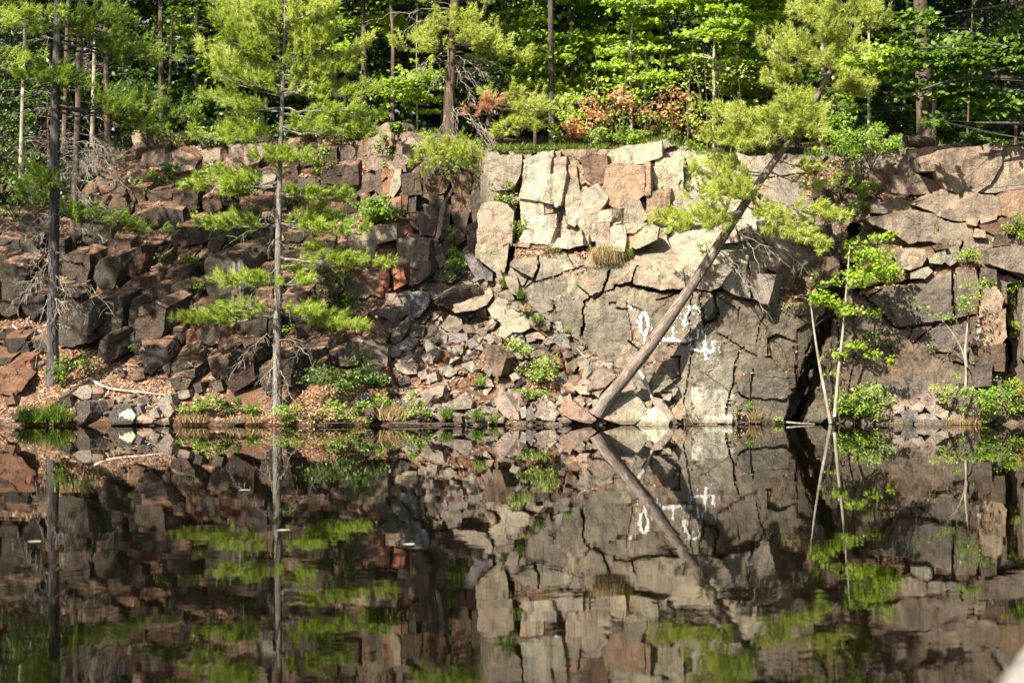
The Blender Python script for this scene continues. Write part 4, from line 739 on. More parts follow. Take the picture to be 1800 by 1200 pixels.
# small stones: eight shapes, copied over the scree and the shore
shapes = []
for k in range(8):
    rs = np.random.default_rng(k + 300); pts = rs.uniform(-.5, .5, (11, 3)) * np.array([1, .9, .62]); b = bmesh.new()
    for p in pts: b.verts.new(p)
    r = bmesh.ops.convex_hull(b, input=b.verts); bmesh.ops.delete(b, geom=[g for g in b.verts if not g.link_faces], context='VERTS')
    bmesh.ops.bevel(b, geom=list(b.edges), offset=.03, segments=1, affect='EDGES'); m_ = bpy.data.meshes.new('stone'); b.to_mesh(m_); b.free(); m_.materials.append(M['rock']); shapes.append(m_)
def in_tri(p, *a): return inside(np.array([p[0]]), np.array([p[1]]), np.array(a))[0]
ZONES = [('640,585 730,560 770,600 740,660 650,640', 42, 'small angular stone in the jumble below the red blocks'), ('740,560 870,540 880,640 760,660', 58, 'small angular stone on the scree below the black overhanging slab'),
         ('650,660 860,650 860,735 660,735', 62, 'small angular stone low on the scree above the waterside bush'), ('870,590 1000,590 1060,650 980,690 880,690', 40, 'small stone scattered around the pale bush on the scree'),
         ('880,690 1040,690 1100,745 880,745', 48, 'small stone at the foot of the scree left of the leaning trunk'), ('1060,640 1200,700 1200,745 1100,720', 16, 'small stone between the leaning trunk and the cliff wall'),
         ('100,690 300,690 310,740 100,740', 18, 'small stone on the leaf-strewn shore below the fallen branch'), ('1440,738 1800,735 1800,750 1440,750', 14, 'small stone along the waterline under the saplings')]
for zs, n, lab in ZONES:
    zp = poly(zs); k = 0
    while k < n:
        p = RNG.uniform(zp.min(0), zp.max(0))
        if not inside(p[:1], p[1:], zp)[0]: continue
        k += 1; q = S(p[0], p[1], float(Ysurf(p[0], p[1]))); s_ = float(RNG.choice([.12, .17, .23, .31, .42], p=[.16, .26, .28, .20, .10]))
        o = bpy.data.objects.new('stone', shapes[int(RNG.integers(8))]); COL.objects.link(o); o.location = q + np.array([0, .0, .02 * s_]); o.scale = (s_, s_, s_)
        o.rotation_euler = (RNG.normal(.0, .5), RNG.normal(0, .5), RNG.uniform(0, 6.28)); o.color = (*(np.array(TINTCODE[RNG.choice(list('gqggnmnu'))]) * RNG.uniform(.8, 1.2)), .35)
        tag(o, lab, 'stone', lab.replace('small angular stone', 'small angular stones').replace('small stone', 'small stones'))

# painted marks on the wall, a thin skin of paint that follows the rock
def skin(name, strokes, mat, thr, seed, off=.010):
    pts = np.concatenate([poly(s) for s, _ in strokes]); x0, y0 = pts.min(0) - 14; x1, y1 = pts.max(0) + 14
    X, Z = np.meshgrid(np.arange(x0, x1, .8), np.arange(y0, y1, .8)); cov = np.zeros(X.shape)
    q = np.stack([X / 5, Z / 9, X * 0], -1); nz = fbm(q, 4, seed); nz2 = fbm(q * 4, 3, seed + 1)
    for s, wd in strokes: cov = np.maximum(cov, 1 - seg_dist(X + nz * 1.5, Z + nz * 1.5, poly(s)) / (wd * .98))
    on = cov + .40 * nz + .65 * nz2 > thr - .02
    Pt = S(X, Z, Ysurf(X, Z) - off); idx = np.arange(X.size).reshape(X.shape); f = np.stack([idx[:-1, :-1], idx[1:, :-1], idx[1:, 1:], idx[:-1, 1:]], -1)[on[:-1, :-1] & on[1:, 1:]]
    mb = MB(); mb.add(Pt.reshape(-1, 3), f); me = mb.mesh(name, [mat], True); b = bmesh.new(); b.from_mesh(me)
    bmesh.ops.delete(b, geom=[v for v in b.verts if not v.link_faces], context='VERTS'); b.to_mesh(me); b.free()
    o = bpy.data.objects.new(name, me); COL.objects.link(o); return o
tag(skin('painted_letter', [("1131,549 1126,556 1125,572 1128,585 1134,588 1138,574 1137,556 1131,549", 4.2), ("1134,590 1131,602", 3.5)], M['paint'], .30, 3), 'white painted oval on the cliff left of the leaning trunk', 'graffiti')
tag(skin('painted_letter', [("1202,568 1205,555 1212,544 1222,538 1228,545 1229,551", 3.6), ("1203,570 1212,569", 3)], M['paint'], .30, 4), 'white painted arch on the cliff right of the leaning trunk', 'graffiti')
tag(skin('painted_letter', [("1183,575 1183,598", 3.2), ("1168,597 1184,598 1203,599", 4.6), ("1212,598 1217,597", 3)], M['paint'], .30, 5), 'white painted L-shaped bar on the cliff under the arch', 'graffiti')
tag(skin('painted_letter', [("1216,613 1228,616 1245,615", 4.2), ("1235,582 1238,600 1241,614", 5.0), ("1228,580 1226,596", 2.6), ("1252,600 1254,616 1248,620", 4.0), ("1240,622 1243,632", 2.5)], M['paint'], .30, 6), 'white painted U-shaped smear on the cliff, lowest and right of the marks', 'graffiti')
tag(skin('painted_letter', [("1104,530 1110,542", 4)], M['paint'], .55, 7), 'faint white paint smudge on the cliff, highest and left of the marks', 'graffiti')

# ---------------------------------------------------------------- vegetation builders
def unit(v): return v / (np.linalg.norm(v, axis=-1, keepdims=True) + 1e-9)

def needles(mb, pos, dirs, rng, K=13, ln=.105, wd=.0085, mat=1):
    """five-needle bundles: thin triangles fanned round each shoot"""
    n = len(pos)
    if not n: return
    d = unit(np.repeat(dirs, K, 0) * .95 + rng.normal(size=(n * K, 3)) * .55 + np.array([0, 0, .22])); p = np.repeat(pos, K, 0) + rng.normal(size=(n * K, 3)) * .012
    L = ln * np.repeat(rng.uniform(.75, 1.25, (n, 1)), K, 0) * rng.uniform(.75, 1.1, (n * K, 1)); s = unit(np.cross(d, rng.normal(size=(n * K, 3)))) * wd * .85
    mb.polys(np.stack([p - s, p + s, p + d * L], 1), mat)

def bough(mb, a, b, rng, half=.45, thick=.14, bare=.2, dens=1.0, sag=.05, r0=None, mat=1, K=12, ln=.105):
    """one pine bough from the trunk (a) to its tip (b): a limb, side twigs in a flat fan, needles along their outer parts"""
    a, b = np.asarray(a, float), np.asarray(b, float); L = np.linalg.norm(b - a); t = np.linspace(0, 1, 10)[:, None]
    ax = a * (1 - t) + b * t; ax[:, 2] += (-sag * L * 4 * t * (1 - t))[:, 0] + rng.normal(size=10) * .012 * L * (t[:, 0] > 0) * (t[:, 0] < 1)
    r0 = r0 or .010 + .009 * L
    tube(mb, ax, np.linspace(r0, .004, 10), 5, 0)
    n = max(int((1 - bare) * L / .034 * dens), 6); tt = bare + (1 - bare) * rng.uniform(0, 1, n) ** .9; tt = np.sort(tt)
    p = np.stack([np.interp(tt, t[:, 0], ax[:, k]) for k in range(3)], 1); D = unit(b - a); side = unit(np.cross(D, np.array([0, 0, 1.])) + 1e-6); up = np.cross(side, D); up *= np.sign(up[2] + 1e-9)
    fr = (tt - bare) / (1 - bare + 1e-9); sg = rng.choice([-1, 1], n)
    tl = half * np.clip(np.minimum(1.0, .45 + fr * 2.2) * (1 - .72 * fr), .15, 1) * rng.uniform(.6, 1.15, n)
    td = unit(D * (.55 + .35 * rng.random((n, 1))) + side * (sg * rng.uniform(.35, 1.0, n))[:, None] + up * (rng.uniform(-.35, .9, n) * thick / max(half, .1) * 1.6)[:, None])
    P, Q = [], []; gap = vnoise(np.stack([fr * L / .17, sg * 3.0, np.full(n, rng.uniform(0, 90))], -1), 3) if n else fr
    for i in range(n):
        if gap[i] < -.16: continue
        m = max(int(tl[i] / .058), 2); s = np.linspace(.40, 1, m) ** .8
        pts = p[i] + td[i] * (tl[i] * s)[:, None]; pts[:, 2] += (s ** 2) * thick * .25 + rng.normal(size=m) * .018 + thick * rng.uniform(-.3, .5) * s
        P.append(pts); Q.append(np.broadcast_to(td[i], (m, 3)))
        if tl[i] > .16: tube(mb, np.stack([p[i], pts[len(pts) // 2], pts[-1]]), [.006, .004, .002], 3, 0, cap=False)
    P.append(b[None]); Q.append(D[None]); P = np.concatenate(P); Q = np.concatenate(Q)
    needles(mb, P, Q, rng, K, ln, .0085, mat)

def dead_limb(mb, a, b, rng, sag=.0, r0=.013, twigs=9, tl=.4, mat=0):
    a, b = np.asarray(a, float), np.asarray(b, float); L = np.linalg.norm(b - a); t = np.linspace(0, 1, 12)[:, None]
    ax = a * (1 - t) + b * t; ax[:, 2] += (sag * L * 4 * t * (1 - t))[:, 0]; ax[1:-1] += rng.normal(size=(10, 3)) * .018 * L
    tube(mb, ax, np.linspace(r0, .003, 12), 5, mat)
    D = unit(b - a)
    for _ in range(twigs):
        u = rng.uniform(.25, 1); p = np.array([np.interp(u, t[:, 0], ax[:, k]) for k in range(3)])
        d = unit(D * .6 + rng.normal(size=3) * np.array([.6, .8, .5]) + np.array([0, 0, -.35])); l = tl * rng.uniform(.4, 1.1) * (1.2 - u * .6)
        q = p + d * l + rng.normal(size=3) * .03; mid = (p + q) / 2 + rng.normal(size=3) * .03 * l + np.array([0, 0, .06 * l])
        tube(mb, np.stack([p, mid, q]), [.0055, .004, .002], 3, mat, cap=False)
        for _ in range(int(rng.integers(1, 4))):
            d2 = unit(d + rng.normal(size=3) * .7 + np.array([0, 0, -.2])); o_ = p + (q - p) * rng.uniform(.3, .9); tube(mb, np.stack([o_, o_ + d2 * l * rng.uniform(.25, .5)]), [.0035, .0018], 3, mat, cap=False)

def trunk_pts(T):
    """T: (px, py, Y) points -> world line"""
    T = np.asarray(T, float); return S(T[:, 0], T[:, 1], T[:, 2])

def build_trunk(name, T, R, mat, parent, n=40, sides=14, rough=.10, seed=0):
    P = smooth_line(trunk_pts(T), n); r = np.interp(np.linspace(0, 1, n), np.linspace(0, 1, len(R)), np.asarray(R, float)) * (P[:, 1] + 40) / F
    mb = MB(); P = P.copy(); P[0, 2] -= .12; r = r * (1 + .16 * np.exp(-np.linspace(0, 1, n) * 26)); tube(mb, P, r, sides, 0, rough, seed); o = mb.build(name, mat, parent, smooth=True)
    return o, P

def on_line(P, py):
    """the point of trunk line P that shows at photo row py"""
    q = 600 - (P[:, 2] - CAMZ) * F / (P[:, 1] + 40); k = np.argsort(q); return np.array([np.interp(py, q[k], P[k, i]) for i in range(3)])

# leaf outlines (length along x)
LEAF_MAPLE = np.array([(0, 0), (.06, -.22), (.02, -.52), (.30, -.30), (.50, -.52), (.62, -.20), (1.0, 0), (.62, .20), (.50, .52), (.30, .30), (.02, .52), (.06, .22)])
LEAF_OVAL = np.array([(0, 0), (.25, -.26), (.62, -.28), (1, 0), (.62, .28), (.25, .26)])
LEAF_LANCE = np.array([(0, 0), (.4, -.16), (1, 0), (.4, .16)])
def leaves(mb, pos, rng, size, shape=LEAF_OVAL, flat=.55, out=None, mat=1, droop=.18):
    n = len(pos)
    if not n: return
    N_ = unit(np.array([-.15, -.45, .85]) + rng.normal(size=(n, 3)) * flat); A = unit(np.cross(N_, rng.normal(size=(n, 3))) + (0 if out is None else out * .5)); A = unit(A - N_ * (A * N_).sum(1, keepdims=True)); B = np.cross(N_, A)
    s = size * rng.uniform(.6, 1.2, (n, 1, 1)); x = shape[None, :, :1]; y = shape[None, :, 1:]
    V = pos[:, None, :] + s * (A[:, None, :] * x + B[:, None, :] * y - N_[:, None, :] * (droop * x ** 2 + .25 * np.abs(y)))
    mb.polys(V, mat)

def leaf_cloud(mb, c, r, n, rng, size, shape=LEAF_OVAL, tiers=0.0, hole=.0, flat=.5, mat=1, seed=0, shell=.0):
    c, r = np.asarray(c, float), np.asarray(r, float); m = int(n * 1.9) + 10
    u = unit(rng.normal(size=(m, 3))) * rng.uniform(shell, 1, (m, 1)) ** .45; p = u * r
    if tiers: k = np.round(p[:, 2] / tiers); p[:, 2] = k * tiers + rng.normal(size=m) * tiers * .13 - .12 * np.abs(p[:, 0]) * .3
    p = p + c; g = fbm(p * (1.7 / max(r.min(), .3)) + seed, 2, 7)
    p = p[g > hole - .25][:n]
    leaves(mb, p, rng, size, shape, flat, unit(p - c), mat); return p

def stems(mb, base, tips, rng, r0=.012, mat=0, kink=.06):
    for t in tips:
        L = np.linalg.norm(t - base); mid = (base + t) / 2 + rng.normal(size=3) * kink * L; tube(mb, smooth_line([base, mid, t], 7), np.linspace(r0, .003, 7), 4, mat, cap=False)

def shrub(px, py, w_, h_, label, mat='shrub', n=420, size=.055, grow=1.12, Y=None, dY=-.1, shape=LEAF_OVAL, name='shrub', cat='shrub', group=None, stemmat='stem', hole=.2, depth=.8, bottom=None):
    rng = np.random.default_rng(int(px * 13 + py * 7)); by = bottom or py + h_ / 2; w_ *= grow; h_ *= grow; n = int(n * 1.5); size *= 1.1
    Y = float(Ysurf(px, by)) + dY if Y is None else Y; mpp = (Y + 40) / F; base = S(px, by, Y + .1); c = S(px, py, Y)
    t = thing(name, base, label, cat, group); mf, ms = MB(), MB(); R = np.array([w_ / 2, w_ / 2 * depth, h_ / 2]) * mpp
    tips = c + unit(rng.normal(size=(9, 3)) + np.array([0, -.2, .3])) * R * .75; stems(ms, base - np.array([0, 0, .06]), tips, rng, .006 + .012 * R.max())
    per = n // 12
    for k in range(12):
        q = c + unit(rng.normal(size=3)) * R * rng.uniform(.30, 1.0) * np.array([1, 1, .95]); leaf_cloud(mf, q, R * rng.uniform(.20, .46) * np.array([1.1, 1.1, .8]), per, rng, size * rng.uniform(.75, 1.2), shape, hole=hole, seed=k)
    mf.build('foliage', [M['stem'], M[mat]], t); ms.build('stem', M[stemmat], t); return t

def grass(px, py, w_, h_, label, mat='grass', n=160, Y=None, group=None, lean=0.0, hang=False, name='grass_tuft', cat='grass'):
    rng = np.random.default_rng(int(px * 17 + py)); Y = float(Ysurf(px, py)) - .05 if Y is None else Y; mpp = (Y + 40) / F
    root = S(px + rng.uniform(-.5, .5, n) * w_ * .8, np.full(n, py), np.full(n, Y)) + np.stack([np.zeros(n), rng.uniform(-.2, .2, n), np.zeros(n)], 1)
    H = h_ * mpp * rng.uniform(.5, 1.1, (n, 1)); d = rng.normal(size=(n, 3)) * np.array([.35, .35, .1]) + np.array([lean, -.25 if hang else 0, 1.0])
    d = unit(d); mid = root + d * H * .55; tip = mid + unit(d + rng.normal(size=(n, 3)) * .35 + np.array([lean, -.3 if hang else 0, -2.2 if hang else -.35])) * H * (.75 if hang else .5)
    s = np.cross(d, unit(rng.normal(size=(n, 3)))) * .009; mb = MB(); mb.polys(np.stack([root - s, root + s, mid + s * .8, mid - s * .8], 1)); mb.polys(np.stack([mid - s * .8, mid + s * .8, tip], 1))
    base = root.mean(0); o = mb.build(name, M[mat], None, loc=base); return tag(o, label, cat, group)

# ---------------------------------------------------------------- the pines
def px_y(P): return None
def pine(name, label, T, R, bark, boughs, dead=(), Y=0, group=None, needle='needle', seed=1, sides=14, extra=None, rough=.10):
    T = [(x, y, (Y if len(r) == 0 else r[0])) for x, y, *r in T]; P0_ = trunk_pts(T)
    t = thing(name, P0_[0], label, 'pine tree', group); _, P = build_trunk('trunk', T, R, M[bark], t, seed=seed, sides=sides, rough=rough); rng = np.random.default_rng(seed)
    for b in boughs:
        ay, tx, ty, dY, th = b[:5]; kw = b[5] if len(b) > 5 else {}
        a = on_line(P, ay); Yt = a[1] + dY; q = S(tx, ty, Yt); mpp = (Yt + 40) / F; mb = MB()
        L = np.linalg.norm(q - a); bough(mb, a, q, rng, kw.get('half', min(.72, .28 + .24 * L)) * 1.1, th * mpp * .80, kw.get('bare', .25) * .85, kw.get('dens', 1.0) * (1.75 if 'leaning' in label or 'slender' in label else 1.25), kw.get('sag', .04), mat=1, K=kw.get('K', 13), ln=.125)
        mb.build('bough', [M[kw.get('bark', bark)], M[kw.get('m', needle)]], t)
    for b in dead:
        ay, tx, ty, dY, sag = b[:5]; tw = b[5] if len(b) > 5 else 9; a = on_line(P, ay); mb = MB()
        dead_limb(mb, a, S(tx, ty, a[1] + dY), rng, sag, .011 + .004 * rng.random(), tw, b[6] if len(b) > 6 else .42); mb.build('dead_branch', [M['twig']], t)
    return t, P

# dark pine at the left
pine('pine_tree', 'tall dark-barked pine at the left with bare drooping lower branches', [(92, 672), (93, 560), (95, 400), (97, 220), (102, 60), (106, -120), (110, -420)], [11, 9.3, 8.8, 8.4, 7.5, 6.5, 4], 'bark_d',
     [(45, 45, 62, -.3, 40, dict(bare=.1)), (50, 135, 38, -1.1, 46, dict(bare=.1)), (48, 215, 28, -.6, 42, dict(bare=.2)), (40, 235, 45, .5, 34), (60, 195, 62, -.9, 26), (72, 312, 106, -.5, 40, dict(bare=.3, half=.5)), (70, 240, 85, .6, 36, dict(bare=.35)), (86, 285, 96, .4, 30, dict(bare=.4)),
      (140, 30, 138, -.8, 34, dict(bare=.1)), (140, 150, 152, -1.0, 36, dict(bare=.05)), (132, 95, 140, -1.3, 36, dict(bare=.1)), (188, 346, 208, -.4, 50, dict(bare=.28, half=.55)), (186, 290, 180, -.9, 46, dict(bare=.3, half=.5)), (190, 255, 176, .5, 40, dict(bare=.35)), (195, 240, 205, -.5, 34, dict(bare=.35)),
      (325, 18, 312, -.5, 46, dict(bare=.05)), (330, 40, 345, -.9, 46, dict(bare=.05)), (320, 70, 318, -1.0, 40, dict(bare=.05)), (372, 304, 410, -.6, 30, dict(bare=.05, half=.5)), (374, 215, 385, -.9, 26, dict(bare=.05)), (376, 150, 378, -.4, 20, dict(bare=.02)),
      (20, -60, 20, -.2, 60), (0, 260, -20, .2, 60), (-40, 20, -60, -.6, 70), (-60, 230, -90, .6, 70), (-100, -20, -120, .4, 70), (-110, 210, -160, -.8, 70), (-180, 20, -200, -.6, 70), (-190, 190, -230, .7, 70), (-260, 30, -280, .5, 60), (-270, 170, -300, -.5, 60), (-340, 60, -370, .3, 60), (-350, 150, -380, .2, 50)],
     [(165, 0, 178, -.3, .04), (190, 8, 204, .2, .03), (160, 182, 178, -.3, .05), (212, 190, 255, -.5, .08), (238, 12, 280, -.4, .16, 16), (252, 40, 275, -.6, .12, 12), (240, 228, 335, -.7, .12, 16), (262, 175, 300, -.3, .10), (300, 50, 318, .2, .08), (300, 150, 350, -.6, .10, 16), (330, 160, 372, -.5, .10, 14), (408, 2, 395, -.3, .05), (410, 55, 420, -.5, .08), (402, 185, 420, -.6, .10),
      (462, 30, 545, -.4, .18, 14), (465, 48, 520, -.6, .10, 12), (475, 130, 548, -.6, .02, 12), (440, 140, 478, -.4, .05), (505, 212, 566, -.5, .22, 18, .5), (505, 8, 548, -.5, .20, 12), (512, 60, 600, -.8, .08, 10), (520, 128, 560, -.6, .05, 14, .5), (545, 62, 642, -.7, .10, 10), (568, 140, 585, -.4, .04), (520, 116, 575, -.8, .0, 16), (440, 60, 470, -.6, .06)], Y=.55, seed=11, needle='needle_m')

# grey-barked white pine in the middle
cp = [(487, 720, -.3), (487, 600, -.28), (489, 450, -.25), (492, 300, -.2), (496, 180, -.15), (500, 60, -.1), (501, 0, -.1), (503, -60, -.1), (504, -95, -.1)]
bo = [(548, 640, 578, -.3, 26, dict(bare=.12, half=.5)), (552, 600, 560, .5, 24, dict(bare=.2)), (540, 560, 548, -.8, 22), (556, 308, 560, -.3, 24, dict(bare=.2, half=.5)), (552, 375, 552, .5, 22), (545, 420, 545, -.6, 20), (500, 372, 492, -.2, 22, dict(bare=.1)), (495, 440, 490, -.8, 22, dict(bare=.05)), (498, 545, 498, -.5, 22, dict(bare=.05)), (470, 520, 478, .5, 18),
      (452, 692, 466, -.3, 26, dict(bare=.2, half=.42)), (450, 610, 458, -.8, 22, dict(bare=.2)), (430, 560, 440, .3, 20), (398, 640, 405, -.2, 30, dict(bare=.2)), (388, 600, 385, .6, 28), (392, 565, 400, -.8, 24), (395, 345, 395, -.3, 24, dict(bare=.15, half=.5)), (390, 400, 390, .5, 20), (345, 615, 348, .2, 26), (340, 560, 338, -.8, 22),
      (330, 318, 322, -.2, 32, dict(bare=.2, half=.55)), (322, 370, 310, .6, 30), (318, 400, 330, -.7, 26), (285, 455, 280, -.9, 26, dict(bare=.0)), (283, 535, 278, -.9, 28, dict(bare=.0)), (282, 490, 278, -1.2, 30, dict(bare=.0)), (245, 345, 240, -.3, 28, dict(half=.55)), (238, 400, 225, .6, 30), (235, 410, 245, -.7, 24),
      (228, 655, 236, -.3, 34, dict(half=.55)), (220, 600, 215, .6, 30), (222, 570, 225, -.8, 26), (200, 675, 205, .1, 26, dict(half=.45)), (190, 620, 192, -.7, 24), (195, 345, 165, .2, 28, dict(half=.5)), (190, 400, 185, -.7, 28), (170, 380, 130, -.1, 26), (165, 664, 160, -.2, 26, dict(half=.5)), (160, 600, 150, .5, 24), (155, 420, 140, .6, 26)]
rs = np.random.default_rng(5)
for k in range(36):
    y = 170 - k * 6.2; sgn = -1 if k % 2 else 1; Lp = max(30, (62 + .55 * y)) * rs.uniform(.55, 1.12); bo.append((y, 498 + sgn * Lp, y - Lp * rs.uniform(.25, .75), rs.uniform(-1.0, .9), rs.uniform(22, 36), dict(bare=.03, sag=.06, half=.42, m='needle_y' if rs.random() < .6 else 'needle')))
pine('pine_tree', 'slender grey-barked white pine standing at the middle-left waterline', cp, [8.8, 7.2, 6.2, 5.6, 4.8, 3.6, 2.6, 1.6, .8], 'bark_g', bo,
     [(470, 590, 468, -.3, .03, 8), (472, 425, 560, -.5, .16, 10), (395, 552, 405, -.3, .06, 12), (398, 400, 430, -.4, .10), (590, 402, 668, -.5, .20, 16, .5), (606, 564, 668, -.5, .28, 16, .45), (605, 470, 680, -.5, .08, 10), (640, 452, 676, -.4, .03, 8), (650, 512, 700, -.6, .14, 8), (655, 478, 720, -.7, -.1, 8), (690, 440, 697, -.5, .05, 8), (520, 435, 535, -.5, .14), (525, 575, 520, .3, .04), (530, 545, 545, -.5, .02), (370, 460, 385, -.6, .1), (340, 420, 330, .3, .02), (345, 545, 352, .2, .02), (268, 430, 250, .3, .03), (272, 545, 266, .3, .0), (420, 470, 440, -.6, .12)], seed=21, needle='needle')

# leaning pine
lp = [(1048, 722, -.55), (1085, 680, -.5), (1130, 625, -.42), (1180, 555, -.32), (1232, 478, -.2), (1290, 388, -.05), (1340, 312, .1), (1395, 238, .3), (1440, 165, .5), (1478, 85, .7), (1500, 38, .8), (1535, -90, 1.0)]
b2 = [(370, 1148, 390, -.4, 26, dict(bare=.35, half=.45)), (372, 1185, 402, -.8, 28, dict(bare=.35)), (368, 1215, 380, .3, 30, dict(bare=.25)), (375, 1250, 400, -.8, 34), (310, 1205, 292, -.4, 30, dict(bare=.3, half=.5)), (305, 1250, 285, .3, 34), (318, 1262, 330, -.7, 34), (322, 1212, 350, -.5, 34, dict(bare=.25, half=.5)), (330, 1260, 352, -.9, 34, dict(bare=.1)), (335, 1300, 345, -.9, 30, dict(bare=.1)), (345, 1240, 335, .4, 30),
      (232, 1220, 192, -.3, 32, dict(bare=.3, half=.5)), (225, 1270, 205, .4, 36), (238, 1290, 215, -.7, 36), (245, 1235, 245, -.3, 32, dict(bare=.3)), (240, 1300, 255, -.8, 34), (215, 1345, 205, -.9, 40), (205, 1330, 235, -.6, 36), (200, 1440, 215, -.8, 36, dict(bare=.05)), (195, 1410, 200, -1.0, 34, dict(bare=.05)), (210, 1390, 225, -1.0, 40, dict(bare=.05)),
      (110, 1328, 78, -.4, 36, dict(bare=.3, half=.5)), (105, 1370, 65, .4, 40), (115, 1360, 100, -.7, 38), (120, 1400, 80, -.8, 36), (140, 1345, 138, -.3, 28, dict(bare=.4)), (60, 1395, 20, -.5, 40), (50, 1420, 8, .4, 40), (45, 1430, 35, -.9, 38), (160, 1530, 155, -.5, 26, dict(bare=.15)), (158, 1495, 140, -.8, 26), (60, 1560, 40, .2, 34), (190, 1380, 178, -1.1, 40, dict(bare=.02)), (225, 1440, 240, -1.1, 38, dict(bare=.02)), (215, 1350, 250, -1.2, 40, dict(bare=.02)), (120, 1440, 110, -1.1, 42, dict(bare=.02)), (90, 1510, 90, -1.0, 40, dict(bare=.02)), (60, 1460, 45, -1.2, 44, dict(bare=.02)), (40, 1530, 20, -1.0, 40, dict(bare=.02)), (30, 1470, -5, -1.2, 44, dict(bare=.02)), (20, 1570, -5, -.5, 40), (85, 1500, 60, -.9, 40, dict(bare=.05)), (95, 1450, 62, -.8, 36, dict(bare=.05)),
      (335, 1448, 438, -.6, 32, dict(bare=.4)), (332, 1405, 425, -.8, 34, dict(bare=.35)), (338, 1480, 388, -.4, 30, dict(bare=.45)), (345, 1370, 412, -.9, 34, dict(bare=.25)), (360, 1360, 382, -.8, 28), (300, 1440, 330, .3, 24, dict(bare=.4)), (280, 1440, 300, -.3, 24), (10, 1480, -40, .3, 50), (-20, 1600, -60, .3, 50), (-30, 1470, -80, -.5, 50), (-60, 1580, -110, -.3, 50), (-80, 1500, -130, .2, 40)]
pine('pine_tree', 'leaning pine whose bare trunk slants up across the cliff from the scree', lp, [11.8, 10.6, 10, 9.2, 8.4, 7.5, 6.6, 5.8, 4.8, 4, 3.4, 2.5], 'bark_l', b2,
     [(680, 1068, 655, -.2, .0, 1, .1), (600, 1135, 590, -.25, .0, 1, .1), (540, 1215, 548, -.2, .0, 1, .1), (450, 1240, 425, -.2, .0, 1, .1), (280, 1350, 262, -.2, .0, 2, .15), (350, 1335, 340, -.25, .0, 1, .1), (322, 1430, 356, -.3, .03, 4), (395, 1345, 512, -.6, .14, 6), (438, 1326, 520, -.5, .12, 7), (440, 1360, 566, -.6, .06, 9), (395, 1420, 480, -.5, .1, 6), (500, 1180, 470, -.4, .02, 6), (300, 1400, 370, -.5, .1, 6), (240, 1470, 330, -.4, .05, 6), (180, 1500, 190, -.4, .0, 6), (330, 1280, 360, -.6, -.1, 6), (260, 1480, 262, -.3, .05, 5), (420, 1390, 470, -.7, .16, 8), (455, 1200, 500, -.5, -.05, 7)], seed=31, needle='needle_y', rough=.17)

# stunted pines on the rim
pine('pine_tree', 'stout dark pine on the cliff rim with flat layered crown and dead tangles', [(790, 248), (789, 180), (793, 110), (799, 40), (803, -80), (806, -350)], [11, 8.6, 8, 7, 6.2, 4], 'bark_b',
     [(92, 690, 78, -.3, 30, dict(bare=.15, half=.55)), (88, 720, 66, .4, 30), (85, 750, 75, -.9, 30), (60, 735, 62, -.2, 30), (50, 770, 38, -.9, 36, dict(bare=.0)), (40, 825, 32, -.7, 36, dict(bare=.0)), (48, 870, 42, -.2, 38, dict(half=.5)), (55, 850, 60, -.8, 34), (66, 930, 110, -.5, 40, dict(bare=.3, half=.6)), (70, 900, 88, -1.0, 42, dict(bare=.3, half=.5)), (68, 880, 78, .4, 40, dict(bare=.25)), (80, 840, 72, -1.1, 34),
      (10, 720, -15, -.2, 44), (0, 880, -10, .3, 44), (-20, 860, -30, -.6, 44), (-60, 730, -80, .2, 50), (-70, 870, -100, -.3, 50), (-130, 745, -160, -.3, 50), (-140, 860, -170, .4, 50), (-220, 850, -240, 0, 40), (-230, 760, -250, .2, 40)],
     [(105, 720, 130, -.4, .05, 18, .5), (110, 752, 165, -.5, .06, 22, .5), (95, 735, 115, -.6, .05, 16), (100, 845, 160, -.5, .06, 24, .55), (98, 858, 135, -.6, .06, 22, .5), (105, 830, 175, -.4, .03, 20, .5), (90, 880, 118, -.7, .05, 16), (185, 772, 240, -.3, .02, 4), (20, 640, 40, .3, .06, 14), (15, 700, 60, .3, .05, 14)], Y=5.0, seed=41, needle='needle_y')
hb = thing('pine_bough', S(790, 262, 4.4), 'bushy green pine bough hanging over the cliff edge below the stout rim pine', 'pine bough')
rs = np.random.default_rng(44); root = S(800, 258, 4.6)
for tx, ty, dY, th in [(720, 292, -.8, 40), (735, 268, -.4, 40), (750, 305, -1.2, 40), (775, 285, -1.4, 46), (790, 312, -1.2, 36), (815, 295, -1.3, 40), (850, 285, -1.0, 36), (838, 268, -.6, 36), (770, 262, -.8, 42), (800, 275, -1.5, 44), (742, 318, -.8, 26), (842, 305, -.8, 22), (760, 278, -1.6, 44), (825, 270, -1.4, 40)]:
    mb = MB(); bough(mb, root + rs.normal(size=3) * .1, S(tx, ty, 4.6 + dY), rs, .40, th * .0139 * .6, .25, 1.25, -.05, mat=1); mb.build('bough', [M['bark_b'], M['needle_y' if rs.random() < .6 else 'needle']], hb)
for k in range(12):
    mb = MB(); dead_limb(mb, root + rs.normal(size=3) * np.array([.3, .2, .1]), S(rs.uniform(740, 880), rs.uniform(290, 335), 3.6), rs, .05, .01, 12, .35); mb.build('dead_branch', [M['twig']], hb)
